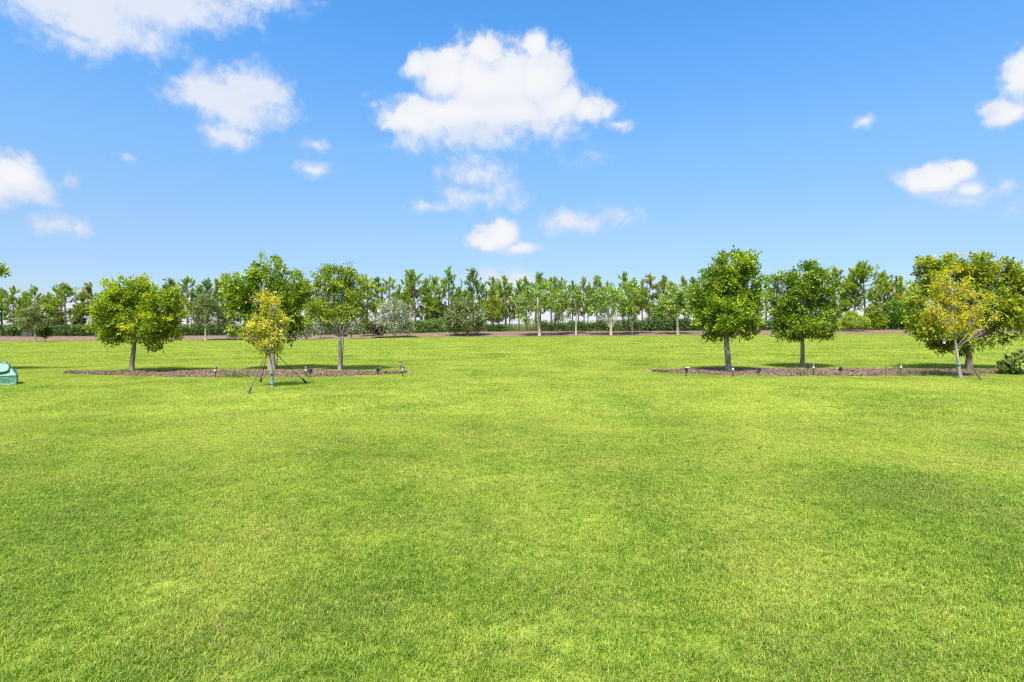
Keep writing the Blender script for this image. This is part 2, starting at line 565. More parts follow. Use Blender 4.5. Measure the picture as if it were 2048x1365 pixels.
def bed_edges(b, x):
    """front and back y of the bed at x, tapering to its ends"""
    L = b['x1'] - b['x0']
    t = (x - b['x0']) / L
    tap = np.clip(np.minimum(t / b['ta'], (1 - t) / b['tb']), 0, 1) ** .7
    mid = b['front'] + (b['back'] - b['front']) * .55
    w = b['w']
    wf = .07 * np.sin(x * 2.1 + w[0]) + .06 * np.sin(x * 4.7 + w[1]) + .03 * np.sin(x * 11 + w[2])
    wb = .09 * np.sin(x * 1.7 + w[3]) + .06 * np.sin(x * 5.3 + w[4]) + .03 * np.sin(x * 10 + w[5])
    return mid + (b['front'] - mid) * tap + wf * tap, mid + (b['back'] - mid) * tap + wb * tap


def in_bed(x, y, grow=0.0):
    r = np.zeros(np.shape(x), bool)
    for b in BEDS:
        f, k = bed_edges(b, np.clip(x, b['x0'], b['x1']))
        r |= (x > b['x0'] - grow) & (x < b['x1'] + grow) & (y > f - grow) & (y < k + grow)
    return r


for bi, b in enumerate(BEDS):
    xs = np.linspace(b['x0'], b['x1'], 220)
    f, k = bed_edges(b, xs)
    rows = 14
    T = np.linspace(0, 1, rows)
    V, fc = [], []
    for i, x in enumerate(xs):
        for j, t in enumerate(T):
            V.append((x, f[i] + (k[i] - f[i]) * t, .004 + .055 * math.sin(math.pi * t) + (.022 * rng.random() if 0 < j < rows - 1 else 0)))
    V = np.array(V)
    i = (np.arange(len(xs) - 1)[:, None] * rows + np.arange(rows - 1)[None]).ravel()
    F4 = np.stack([i, i + rows, i + rows + 1, i + 1], 1)
    # loose bark chips lying on the bed
    nchip = 38000
    cxs = b['x0'] + .2 + (b['x1'] - b['x0'] - .4) * rng.random(nchip)
    cf, ck = bed_edges(b, cxs)
    ct = rng.beta(1.0, 1.0, nchip)
    cy = cf + (ck - cf) * (.02 + .96 * ct)
    cz = .014 + .055 * np.sin(np.pi * np.clip(ct, 0, 1)) + .025 * rng.random(nchip)
    c = np.stack([cxs, cy, cz], 1)
    a = unit(np.stack([rng.normal(size=nchip), rng.normal(size=nchip), .12 * rng.normal(size=nchip)], 1))
    s = unit(np.cross(a, np.array([0, 0, 1.]) + .22 * rng.normal(size=(nchip, 3))))
    la = (.012 + .036 * rng.random(nchip) ** 2)[:, None]; lb = (.005 + .010 * rng.random(nchip))[:, None]
    CV = np.stack([c - a * la - s * lb, c + a * la - s * lb, c + a * la + s * lb, c - a * la + s * lb], 1).reshape(-1, 3)
    CF = (np.arange(nchip) * 4)[:, None] + np.arange(4)[None] + len(V)
    col = np.zeros((len(V) + len(CV), 3))
    col[len(V):, 0] = np.repeat(rng.random(nchip), 4)
    col[len(V):, 1] = 1
    me = raw_mesh('mulch_bed', np.concatenate([V, CV]), np.concatenate([F4, CF]).ravel(), 4, col, M['mulch'])
    o = link(bpy.data.objects.new('mulch_bed', me))
    tag(o, kind='structure', label=('long bark mulch bed under the trees with the staked yellow tree before it' if bi == 0
                                    else 'long bark mulch bed under the two round trees by the right hand lawn'))

# far mulch strip below the tree line
fx = np.linspace(-150, 150, 601)


def far_edge(x):
    return 75 + .35 * np.sin(x * .33) + .2 * np.sin(x * .9 + 1) + .1 * np.sin(x * 2.3)


_T = np.linspace(0, 1, 24)
X, T2 = np.meshgrid(fx, _T)
Yf = far_edge(X) + T2 * (93 - far_edge(X))
Vf = np.stack([X, Yf, gz(X, Yf) + .03 + .10 * np.clip(T2 * 6, 0, 1)], -1).reshape(-1, 3)
i = (np.arange(23)[:, None] * 601 + np.arange(600)[None]).ravel()
me = raw_mesh('mulch_strip', Vf, np.stack([i, i + 1, i + 602, i + 601], 1).ravel(), 4, np.zeros((len(Vf), 3)), M['far_mulch'])
tag(link(bpy.data.objects.new('mulch_strip', me)), 'reddish mulch strip along the foot of the far fence', kind='structure')

# ------------------------------------------------------------------ grass
def blades(n, rad, lmin, lmax, width, segs, flat=.72):
    r = rad * np.sqrt(rng.random(n)); th = rng.random(n) * 2 * np.pi
    # a few tussocks so that the sward is uneven
    k = rng.integers(0, 26, n)
    tx = rng.normal(0, rad * .5, 26); ty = rng.normal(0, rad * .5, 26)
    tuss = rng.random(n) < .33
    x = np.where(tuss, tx[k] + rng.normal(0, rad * .06, n), r * np.cos(th))
    y = np.where(tuss, ty[k] + rng.normal(0, rad * .06, n), r * np.sin(th))
    base = np.stack([x, y, np.full(n, -.004)], 1)
    L = lmin + (lmax - lmin) * rng.random(n) ** 1.3
    az = rng.random(n) * 2 * np.pi
    lean = np.clip(rng.normal(flat, .25, n), .05, 1.35)
    h = np.stack([np.cos(az), np.sin(az), np.zeros(n)], 1)
    s = np.stack([-np.sin(az + .6 * rng.normal(size=n)), np.cos(az), np.zeros(n)], 1) * (width * (.6 + .8 * rng.random(n)))[:, None] * .5
    up = np.array([0, 0, 1.])
    tip = base + h * (L * np.sin(lean))[:, None] + up * (L * np.cos(lean) * .9)[:, None]
    col = np.stack([rng.random(n), rng.random(n), rng.random(n)], 1)
    if segs == 1:
        V = np.stack([base - s, base + s, tip], 1).reshape(-1, 3)
        fc = np.arange(3 * n)
        return V, fc, 3, np.repeat(col, 3, 0)
    midp = base + h * (L * np.sin(lean * .6) * .55)[:, None] + up * (L * np.cos(lean * .6) * .55)[:, None]
    V = np.stack([base - s * .8, base + s * .8, midp + s, tip + s * .12, tip - s * .12, midp - s], 1).reshape(-1, 3)
    k6 = (np.arange(n) * 6)[:, None]
    fc = np.concatenate([k6 + np.array([[0, 1, 2, 5]]), k6 + np.array([[5, 2, 3, 4]])], 1).ravel()
    return V, fc, 4, np.repeat(col, 6, 0)


tiles = bpy.data.collections.new('grass_tufts')
SPEC = [('near', 5, 5200, .36, .012, .046, .0030, 2), ('middle', 4, 4200, .82, .022, .060, .0085, 1), ('far', 3, 5600, 2.1, .035, .075, .026, 1)]
ti = 0
tile_idx = {}
for kind_, cnt, n, rad, l0, l1, wd, sg in SPEC:
    tile_idx[kind_] = []
    for c in range(cnt):
        V, fc, np_, col = blades(n, rad, l0, l1, wd, sg)
        me = raw_mesh('grass_tuft', V, fc, np_, col, M['grass'])
        o = bpy.data.objects.new('grass_tuft_%02d' % ti, me)
        tiles.objects.link(o)
        tile_idx[kind_].append(ti); ti += 1


def scatter(y0, y1, step, half=1.06, margin=1.5, xlim=None):
    pts = []
    y = y0
    while y < y1:
        w = y * half + margin
        xs_ = np.arange(-w, w, step)
        pts.append(np.stack([xs_ + rng.uniform(-.36, .36, len(xs_)) * step, y + rng.uniform(-.36, .36, len(xs_)) * step], 1))
        y += step
    return np.concatenate(pts)


pts, kinds, scl = [], [], []
p = scatter(1.2, 10.5, .36); pts.append(p); kinds.append(rng.choice(tile_idx['near'], len(p))); scl.append(.8 + .45 * rng.random(len(p)))
p = scatter(10.0, 27, .80)
nearbed = in_bed(p[:, 0], p[:, 1], 1.1)
p = p[~nearbed]; pts.append(p); kinds.append(rng.choice(tile_idx['middle'], len(p))); scl.append(.8 + .5 * rng.random(len(p)))
p = scatter(15.5, 24, .38)
p = p[in_bed(p[:, 0], p[:, 1], 1.35) & ~in_bed(p[:, 0], p[:, 1], .07)]
edge = in_bed(p[:, 0], p[:, 1], .5)
pts.append(p); kinds.append(rng.choice(tile_idx['near'], len(p))); scl.append(np.where(edge, 1.0 + .9 * rng.random(len(p)) ** 2, .85 + .4 * rng.random(len(p))))
p = scatter(26, 73.4, 2.0); pts.append(p); kinds.append(rng.choice(tile_idx['far'], len(p))); scl.append(.8 + .5 * rng.random(len(p)))
P2 = np.concatenate(pts); KI = np.concatenate(kinds); SC = np.concatenate(scl)
GV = np.stack([P2[:, 0], P2[:, 1], gz(P2[:, 0], P2[:, 1])], 1)
gm = bpy.data.meshes.new('grass')
gm.vertices.add(len(GV)); gm.vertices.foreach_set('co', GV.astype(np.float32).ravel())
rot = np.zeros((len(GV), 3), np.float32); rot[:, 2] = rng.random(len(GV)) * 6.283
gm.attributes.new('turn', 'FLOAT_VECTOR', 'POINT').data.foreach_set('vector', rot.ravel())
sv = np.stack([SC ** .4, SC ** .4, SC], 1).astype(np.float32)
gm.attributes.new('size', 'FLOAT_VECTOR', 'POINT').data.foreach_set('vector', sv.ravel())
gm.attributes.new('pick', 'INT', 'POINT').data.foreach_set('value', KI.astype(np.int32))
go = link(bpy.data.objects.new('grass', gm))
tag(go, 'short yellow green lawn grass with darker patches and straw blades', 'grass', kind='stuff')
ng = bpy.data.node_groups.new('scatter_tufts', 'GeometryNodeTree')
ng.interface.new_socket('Geometry', in_out='INPUT', socket_type='NodeSocketGeometry')
ng.interface.new_socket('Geometry', in_out='OUTPUT', socket_type='NodeSocketGeometry')
gi = ng.nodes.new('NodeGroupInput'); gout = ng.nodes.new('NodeGroupOutput')
iop = ng.nodes.new('GeometryNodeInstanceOnPoints')
ci = ng.nodes.new('GeometryNodeCollectionInfo')
ci.inputs['Collection'].default_value = tiles
ci.inputs['Separate Children'].default_value = True
ci.inputs['Reset Children'].default_value = True
iop.inputs['Pick Instance'].default_value = True


def named(nm, typ):
    a = ng.nodes.new('GeometryNodeInputNamedAttribute')
    a.data_type = typ
    a.inputs['Name'].default_value = nm
    return a.outputs['Attribute']


ng.links.new(gi.outputs[0], iop.inputs['Points'])
ng.links.new(ci.outputs[0], iop.inputs['Instance'])
ng.links.new(named('pick', 'INT'), iop.inputs['Instance Index'])
ng.links.new(named('turn', 'FLOAT_VECTOR'), iop.inputs['Rotation'])
ng.links.new(named('size', 'FLOAT_VECTOR'), iop.inputs['Scale'])
ng.links.new(iop.outputs[0], gout.inputs[0])
go.modifiers.new('scatter', 'NODES').node_group = ng


def tufts(name, centres, n_per, h, w, spread, mat, label, cat=None):
    """upright weeds and straw in one loose mass"""
    c = np.repeat(np.asarray(centres, float), n_per, 0)
    n = len(c)
    b = c + np.stack([rng.normal(0, spread, n), rng.normal(0, spread, n), np.zeros(n)], 1)
    b[:, 2] = gz(b[:, 0], b[:, 1]) + .005
    L = h * (.5 + .7 * rng.random(n))
    az = rng.random(n) * 6.283; ln = np.abs(rng.normal(0, .4, n))
    tip = b + np.stack([np.cos(az) * L * np.sin(ln), np.sin(az) * L * np.sin(ln), L * np.cos(ln)], 1)
    s = np.stack([np.cos(az + 1.57), np.sin(az + 1.57), np.zeros(n)], 1) * w * .5
    V = np.stack([b - s, b + s, (b + tip) / 2 + s * .9, tip, (b + tip) / 2 - s * .9], 1).reshape(-1, 3)
    k = (np.arange(n) * 5)[:, None]
    fc = np.concatenate([k + np.array([[0, 1, 2, 4]])], 1).ravel()
    col = np.repeat(np.stack([rng.random(n), np.repeat(rng.random(len(centres)), n_per), rng.random(n)], 1), 5, 0)
    # quads plus a tip triangle: keep one face size by repeating quads with a narrow tip
    V4 = np.stack([b - s, b + s, tip + s * .15, tip - s * .15], 1).reshape(-1, 3)
    fc = np.arange(4 * n)
    me = raw_mesh(name, V4, fc, 4, np.repeat(np.stack([rng.random(n), np.repeat(rng.random(len(centres)), n_per), rng.random(n)], 1), 4, 0), mat)
    o = link(bpy.data.objects.new(name, me))
    return tag(o, label, cat, kind='stuff')


def bed_pts(b, n, t0, t1, x0=None, x1=None):
    x = rng.uniform(b['x0'] + .6 if x0 is None else x0, b['x1'] - .6 if x1 is None else x1, n)
    f, k = bed_edges(b, x)
    y = f + (k - f) * rng.uniform(t0, t1, n)
    return np.stack([x, y, np.zeros(n)], 1)


tufts('dry_grass', bed_pts(BEDS[0], 60, .02, .35, -14.5, -8), 14, .10, .008, .10, M['straw'], 'dry straw coloured grass lying in the left mulch bed', 'dry grass')
tufts('dry_grass', bed_pts(BEDS[1], 70, .02, .45, 5.0, 11.5), 12, .08, .008, .12, M['straw'], 'dry straw coloured grass lying in the right mulch bed', 'dry grass')
tufts('weeds', np.concatenate([bed_pts(BEDS[1], 5, .02, .3, 9.3, 10.2), bed_pts(BEDS[1], 14, .0, .2, 12.5, 14.5), bed_pts(BEDS[0], 12, -.05, .12, -9.2, -8.2)]), 26, .30, .009, .10, M['weed'], 'thin green weeds sprouting along the front edge of the beds', 'weeds')

# stray fallen leaves on the lawn
nl = 420
ly = 5.5 + 17 * rng.random(nl) ** .8; lx = rng.uniform(-1.0, 1.0, nl) * (ly + 2)
ok = ~in_bed(lx, ly, .2); lx, ly = lx[ok], ly[ok]; nl = len(lx)
lb_ = np.stack([lx, ly, gz(lx, ly) + .022 + .012 * rng.random(nl)], 1)
ld_ = unit(np.stack([rng.normal(size=nl), rng.normal(size=nl), .25 * rng.normal(size=nl)], 1))
ll_ = .025 + .035 * rng.random(nl)
me = leaves_mesh('fallen_leaves', lb_, ld_, ll_, ll_ * .5, rng.random((nl, 3)), M['litter'], .2, None, .05)
tag(link(bpy.data.objects.new('fallen_leaves', me)), 'scattered dry brown leaves lying on the lawn', 'fallen leaves', kind='stuff')

# ------------------------------------------------------------------ near trees
def near_tree(name, label, base, lobes, mat, bark, path, r, clumps, per, leaf, group, limbs=None, shell=.45, twigs=90, depth=.9, gap=.34, twig_r=.008, spread=.145, **kw):
    px, py = base
    d = dist(py)
    g, lb = px_lobes(px, d, lobes, depth)
    t = tag(empty(name, g), label, 'tree', group)
    pth = path_px(px, d, path, g)
    lb = [(l[0], l[1], l[2], l[3] * .95, l[4] * .95, l[5] * .93) for l in lb]
    kw.setdefault('dens', (1.0, 2.6, .70))
    cr, tips = crown('crown', lb, mat, t, clumps, per, leaf, shell, spread, gap=gap, **kw)
    lm = limbs
    if lm is None:
        lm = []
        for l in lb:
            q = np.array(l[:3]) + np.array([0, 0, l[5] * .1])
            lm.append((.75 + .25 * rng.random(), q))
            for _ in range(2):
                u = unit(rng.normal(size=3)) * np.array([.6, .6, .5])
                lm.append((.7 + .3 * rng.random(), q + u * np.array(l[3:6]), .024))
    trunk(t, pth, r[0] * .84, r[1] * .84, bark, lm, r[1] * .5, tips, twigs, twig_r)
    return t, g, lb


GNEAR = 'trees along the near mulch beds'
near_tree('shade_tree', 'round yellow green tree on a brown leaning trunk at the left end of the bed', (264, 746.5),
          [(255, 590, 55, 36), (225, 628, 52, 40, -.2), (318, 612, 44, 42), (205, 648, 34, 26), (290, 655, 62, 34, -.3), (250, 632, 60, 50, .5), (330, 648, 32, 36), (270, 570, 30, 18), (312, 680, 36, 18), (232, 676, 30, 14), (340, 615, 26, 30)],
          M['leaf_yellow_green'], M['bark'], [(264, 747), (264.5, 725), (267, 705), (269, 685), (268, 668), (266, 648)], (.095, .062), 900, 13, .155, GNEAR)
near_tree('shade_tree', 'tall dark green domed tree on a thick pale trunk behind the staked golden tree', (544, 741),
          [(538, 552, 42, 38), (500, 590, 44, 46), (582, 585, 40, 40), (478, 612, 32, 38), (540, 610, 62, 60, .4), (560, 645, 48, 42), (502, 648, 46, 36), (590, 630, 26, 34), (456, 572, 14, 18)],
          M['leaf_glossy'], M['bark_pale'], [(544, 741), (544, 720), (543, 700), (543, 680), (543, 655), (541, 620)], (.155, .085), 980, 13, .15, GNEAR)
# fan branched tree
t, g, lb = near_tree('shade_tree', 'vase shaped tree with bare fanning grey branches and a lantern at its fork', (680, 743),
          [(672, 562, 44, 30), (632, 592, 34, 36), (718, 584, 30, 40), (640, 625, 38, 30, -.2), (708, 620, 34, 34), (672, 600, 60, 46, .5), (672, 632, 40, 15, -.4), (650, 540, 8, 13), (690, 538, 10, 14), (620, 640, 18, 14)],
          M['leaf_mixed'], M['bark_pale'], [(680, 743), (680, 725), (680, 705), (680, 688), (680, 674)], (.085, .075), 760, 11, .12, GNEAR,
          limbs=[(1, np.array(v), .032) for v in ((-.75, -.1, 2.35), (-1.0, .2, 2.2), (.62, -.1, 2.5), (.85, .2, 2.9), (-.3, .2, 2.9), (.1, -.2, 2.6), (.35, .3, 3.3), (-.55, -.3, 3.1), (.4, -.25, 2.3), (-.85, -.25, 2.0), (.1, .1, 3.6))], twigs=150, gap=.42)
near_tree('shade_tree', 'dense egg shaped glossy tree, the taller of the two round trees on the right bed', (1455, 745.5),
          [(1468, 536, 44, 32), (1438, 570, 46, 40), (1490, 575, 38, 52), (1418, 610, 46, 48), (1480, 630, 48, 48), (1440, 632, 60, 44, -.3), (1450, 600, 62, 60, .5), (1404, 640, 30, 26), (1475, 662, 32, 22), (1425, 668, 24, 14), (1505, 520, 12, 16)],
          M['leaf_glossy'], M['bark_mottled'], [(1457, 746), (1456, 728), (1455, 708), (1453, 690), (1452, 672), (1452, 640)], (.125, .095), 1150, 13, .15, GNEAR, gap=.28)
near_tree('shade_tree', 'dense dark green round tree, shorter and next to the egg shaped one', (1604.5, 737),
          [(1610, 552, 42, 28), (1580, 585, 44, 42), (1640, 580, 36, 38), (1605, 610, 66, 54, .3), (1570, 640, 36, 34), (1645, 635, 36, 38), (1605, 655, 60, 26, -.3), (1625, 536, 10, 12), (1552, 555, 12, 10), (1575, 672, 26, 10), (1640, 665, 30, 12)],
          M['leaf_deep'], M['bark'], [(1604.5, 737), (1605, 715), (1605, 695), (1604, 675), (1603, 650)], (.10, .08), 1120, 12, .135, GNEAR, gap=.28)
near_tree('shade_tree', 'broad spreading lime green tree with drooping skirts behind the amber tree', (1938, 740),
          [(1925, 528, 52, 28), (1870, 560, 44, 36), (1985, 540, 44, 28), (2030, 575, 36, 44), (1850, 600, 40, 30), (1930, 590, 80, 56, .5), (1848, 648, 36, 36, -.3), (1990, 620, 60, 46), (1900, 660, 52, 34, -.3), (2030, 640, 40, 36), (1935, 690, 28, 20), (1975, 675, 14, 20), (2010, 672, 16, 16), (1885, 690, 24, 14), (2060, 600, 36, 50), (1850, 525, 12, 8)],
          M['leaf_lime'], M['bark_dark'], [(1938, 740), (1938, 720), (1939, 700), (1939, 680), (1936, 640)], (.125, .105), 1380, 12, .165, GNEAR, gap=.45)
# tree mostly outside the frame at the left edge
near_tree('shade_tree', 'tree at the edge of view showing only one leafy branch tip against the sky', (-95, 745),
          [(-115, 570, 75, 45), (-150, 620, 60, 45), (-80, 640, 50, 36), (-60, 548, 30, 14), (-7, 541, 18, 8)],
          M['leaf_yellow_green'], M['bark'], [(-95, 746), (-95, 720), (-94, 690), (-92, 650)], (.10, .07), 620, 12, .15, GNEAR)

# golden staked tree
GOLD, gG, gl = near_tree('staked_tree', 'sparse golden leaved young tree with bare twiggy top held by dark straps', (545, 775),
          [(526, 572, 12, 16), (522, 600, 22, 20), (542, 612, 22, 22), (522, 648, 40, 26), (553, 660, 28, 24), (505, 672, 22, 18), (540, 684, 32, 18), (516, 700, 24, 14), (548, 705, 16, 10), (512, 714, 8, 8), (565, 640, 14, 12)],
          M['leaf_gold'], M['bark_pale'], [(545, 775), (544, 752), (543, 732), (540, 714), (537, 698), (533, 670), (530, 630), (527, 595), (525, 572)], (.052, .008), 380, 9, .085, 'young staked trees',
          limbs=[(f, np.array(v), .011) for f, v in [(.45, (-.75, .1, 1.35)), (.5, (.3, -.1, 1.5)), (.55, (-.8, -.2, 1.75)), (.55, (.45, .2, 1.95)), (.62, (-.65, .2, 2.1)), (.65, (.2, -.3, 2.3)), (.7, (-.55, -.2, 2.5)), (.75, (.1, .2, 2.65)), (.8, (-.3, .1, 2.9)), (.85, (-.15, -.1, 2.9)), (.9, (-.4, .1, 2.8))]],
          twigs=260, gap=.30, twig_r=.0045, shell=.35, spread=.10, aspect=.5, dens=(1.0, 1.5, .8))
AMBER, gA, al = near_tree('staked_tree', 'leaning amber leaved young tree with pale trunk and teal tape', (1921, 757.5),
          [(1905, 548, 20, 20), (1885, 575, 26, 24), (1925, 575, 26, 26), (1880, 612, 30, 26), (1945, 605, 40, 28), (1972, 628, 30, 16), (1910, 640, 44, 22), (1900, 600, 30, 30, .3), (1895, 665, 30, 12), (1945, 645, 34, 16), (1868, 630, 20, 18)],
          M['leaf_amber'], M['bark_pale'], [(1921, 757.5), (1918, 735), (1915, 715), (1912, 695), (1909, 672), (1907, 652), (1905, 620), (1902, 585), (1900, 550)], (.066, .010), 700, 10, .085, 'young staked trees',
          limbs=[(f, np.array(v), .020) for f, v in [(.42, (.45, .1, 1.75)), (.42, (.85, -.2, 2.0)), (.42, (.35, -.3, 2.2)), (.6, (-.65, .1, 1.8)), (.6, (-.8, -.1, 2.0)), (.65, (.6, .2, 2.4)), (.7, (-.5, .2, 2.5)), (.75, (.3, -.2, 2.7)), (.8, (-.35, -.1, 2.9)), (.9, (-.1, .1, 3.2))]],
          twigs=260, gap=.34, twig_r=.0045, shell=.35, spread=.11, aspect=.48, dens=(.85, 1.6, .8))


def tape(parent, c, r, axis=(0, 0, 1), h=.022, name='tape_band'):
    mb = MB()
    a = np.array(axis, float); a /= np.linalg.norm(a)
    mb.tube([np.array(c) - a * h, np.array(c) + a * h], [r, r], 12)
    o = mb.build(name, M['teal'], parent)
    return o


for py in (746, 767):
    tape(GOLD, ((544 if py < 750 else 544.8) / 1 and ((543.6 if py < 750 else 544.7) - 545) / F * dist(775), 0, hgt(py, dist(775))), .066, h=.015)
for px_, py in ((1909.3, 670), (1916.3, 728)):
    tape(AMBER, ((px_ - 1921) / F * dist(757.5), 0, hgt(py, dist(757.5))), .068, (-.1, 0, 1), h=.024)


def guy(label, a, b, sleeve=True, group='guy straps of the staked trees'):
    a = np.array(a, float); b = np.array(b, float)
    root = tag(empty('guy_strap', Vector(b)), label, 'strap', group)
    mb = MB()
    n = 8
    line = a + (b - a) * np.linspace(0, 1, n)[:, None]
    line[:, 2] -= .02 * np.sin(np.linspace(0, np.pi, n))
    mb.tube(line - b, [.010] * n, 6)
    mb.build('strap', M['strap'], root)
    u = unit(a - b)
    mb = MB(); mb.tube([-u * .06, u * .03, u * .20, u * .22], [.012, .028, .026, .012], 8)
    mb.build('ground_anchor', M['black'], root)
    mb = MB()
    mb.tube([a - b - u * .02, a - b - u * .10], [.02, .02], 6)
    mb.build('buckle', M['black'], root)
    return root


top = np.array([gG.x - .10, gG.y - .045, 1.02])
for lab, bx, by in (('dark strap from the golden tree coming forward to the nearest anchor in the lawn', 497, 789),
                    ('short dark strap from the golden tree to the anchor behind its trunk', 521, 765),
                    ('dark strap from the golden tree slanting down across the mulch to its far side', 614, 768)):
    dd = dist(by); q = spot(bx, dd)
    s = top + np.array([.10 if bx > 560 else 0, 0, 0])
    guy(lab, s, (q.x, q.y, .01))
q = spot(1962, dist(761))
guy('dark green strap from the amber tree down to a black sleeve in the grass', (gA.x - .03, gA.y - .06, .88), (q.x, q.y, .01))
# black hose curving beside the amber tree
mb = MB()
dA = dist(757.5)
pts_ = [((px_ - 1024) / F * dA, dA - .07 - .02 * k, max(.01, hgt(py, dA))) for k, (px_, py) in enumerate(((1914, 729), (1908, 737), (1904.5, 744), (1903.5, 751), (1905, 757), (1912, 758.5)))]
mb.tube(pts_, [.011] * 6, 6)
tag(mb.build('hose', M['black'], None, True), 'black hose loop curving to the ground beside the amber tree', 'hose')
# stakes by two trunks
for (px_, y0, y1, d_, lab) in ((555, 742, 672, dist(741) - .12, 'thin dark stake standing beside the thick pale trunk'),
                              (685.5, 743, 672, dist(743) - .03, 'thin dark stake tied along the trunk of the vase shaped tree')):
    mb = MB(); x_ = (px_ - CX) / F * d_
    mb.tube([(x_ - .03, d_, -.05), (x_, d_, hgt((y0 + y1) / 2, d_)), (x_ + .04, d_, hgt(y1, d_))], [.016, .014, .012], 7)
    tag(mb.build('garden_stake', M['steel'], None, True), lab, 'stake', 'garden stakes')

# shrub at the edge of view, leaves in big rosettes on upright stems
dS = dist(750)
gS = spot(2030, dS)
SH = tag(empty('garden_shrub', gS), 'leafy shrub of large pale rosettes with one yellow leaf beside the right bed end', 'shrub')
stems = []
mb = MB()
for k in range(46):
    a = rng.random() * 6.283; r_ = .62 * math.sqrt(rng.random())
    x_, y_ = r_ * math.cos(a), r_ * math.sin(a) * .8
    h_ = max(.18, (.92 - .75 * (r_ / .62) ** 2) * (.75 + .4 * rng.random()))
    if k < 3: x_, y_, h_ = (-.32, -.05, .98) if k == 0 else (.14, -.1, 1.0) if k == 1 else (-.62, -.1, .25)
    tip_ = np.array([x_, y_, h_])
    mb.tube(curve((x_ * .2, y_ * .2, -.03), tip_, np.array([x_, y_, 0]) * .2, 5), np.linspace(.016, .007, 5), 5)
    for z_ in np.arange(.35, 1.01, .22):
        stems.append(np.array([x_ * (.3 + .7 * z_), y_ * (.3 + .7 * z_), h_ * z_]))
mb.build('stems', M['bark'], SH, True)
st = np.repeat(np.array(stems), 8, 0); n = len(st)
d_ = unit(st * np.array([.5, .5, 0]) + np.array([0, 0, .55]) + rng.normal(0, .55, (n, 3)))
ln = .15 * (.65 + .6 * rng.random(n))
me = leaves_mesh('foliage', st, d_, ln, ln * .58, np.stack([rng.random(n), np.repeat(rng.random(len(stems)), 8), rng.random(n)], 1), M['leaf_shrub'], .2, None, .1)
link(bpy.data.objects.new('foliage', me), SH)
me = leaves_mesh('yellow_leaf', np.array([[-.02, -.62, .18], [.03, -.62, .19]]), unit(np.array([[1., -.1, .1], [.8, -.4, -.3]])), np.array([.14, .12]), np.array([.085, .08]), np.ones((2, 3)) * .5, M['fruit'])
yl = link(bpy.data.objects.new('yellow_leaf', me), SH)

# ------------------------------------------------------------------ small lights
def path_light(px_, py, h, label, lean=0.0):
    d_ = dist(py); q = spot(px_, d_)
    r = tag(empty('path_light', Vector((q.x, q.y, .0 if not in_bed(np.array(q.x), np.array(q.y)) else .05))), label, 'path light', 'solar path lights in the beds')
    r.rotation_euler = (0, lean, rng.random())
    mb = MB(); mb.lathe([(.004, -.10), (.011, -.04), (.013, h * .42), (.012, h * .48)], sides=8); mb.build('stake', M['black'], r, True)
    mb = MB(); mb.lathe([(.030, h * .47), (.040, h * .50), (.034, h * .52)], sides=10)
    for k in range(4):
        a = k * math.pi / 2
        mb.tube([(.040 * math.cos(a), .040 * math.sin(a), h * .5), (.052 * math.cos(a), .052 * math.sin(a), h * .88)], [.003, .003], 4)
    mb.build('cage', M['black'], r)
    mb = MB(); mb.lathe([(.030, h * .52), (.038, h * .62), (.040, h * .86)], sides=10); mb.build('lamp_glass', M['lens'], r, True)
    mb = MB(); mb.lathe([(.056, h * .85), (.060, h * .88), (.042, h * .95), (.020, h * 1.0)], sides=12); mb.build('cap', M['black'], r)
    return r


path_light(431, 757.0, .37, 'cream path light by the grassy edge left of the golden tree')
path_light(612, 756.5, .37, 'cream path light in the left bed, right beside a blue spotlight')
path_light(805.5, 755, .36, 'path light standing at the very tip of the left bed')
path_light(802, 741, .34, 'path light behind the bed tip in the far grass', -.08)
path_light(1466, 754.5, .37, 'path light just in front of the egg shaped tree trunk')
path_light(1627, 752, .34, 'greenish path light with a black spotlight at its back')
path_light(1802, 752.5, .37, 'bright cream path light alone between the dark round tree and the amber tree')


def spotlight(px_, py, h, label, turn, tilt, blue=True, white_top=False):
    d_ = dist(py); q = spot(px_, d_)
    r = tag(empty('spotlight', Vector((q.x, q.y, .04 if in_bed(np.array(q.x), np.array(q.y)) else 0)), turn), label, 'spotlight', 'solar spotlights in the beds')
    mb = MB(); mb.lathe([(.004, -.10), (.012, -.03), (.014, h * .72)], sides=8); mb.build('stake', M['black'], r, True)
    mb = MB()
    ct, st_ = math.cos(tilt), math.sin(tilt)
    ax = np.array([0, ct, st_]); c = np.array([0, 0, h * .82])
    mb.tube([c - ax * .075, c - ax * .06, c + ax * .06, c + ax * .085], [.028, .044, .052, .055], 12)
    hd = mb.build('lamp_head', M['black'], r, True)
    mb = MB(); mb.tube([c + ax * .0852, c + ax * .0872], [.046, .046], 12); mb.build('lens', M['white_lens'], hd)
    mb = MB(); mb.box(c + np.array([0, -.03, .062]), (.062, .045, .006), 0, -.35); mb.build('solar_panel', M['solar'] if blue else (M['white_lens'] if white_top else M['black']), r)
    return r


spotlight(621, 757, .27, 'blue topped spotlight in the left bed, close to a cream path light', 1.1, .5)
spotlight(756.5, 752, .25, 'lone blue topped spotlight towards the tip of the left bed', -1.2, .4)
spotlight(1372.5, 753.5, .27, 'tilted black spotlight with white top near the start of the right bed', .4, 1.0, False, True)
spotlight(1517.5, 754, .24, 'bright blue topped spotlight between the two round trees', -1.0, .5)
spotlight(1616, 748, .24, 'black spotlight turned away behind the greenish path light', -1.4, .3, False)
spotlight(1680.5, 752, .22, 'low dark spotlight right of the dark round tree', 1.3, .2, False)


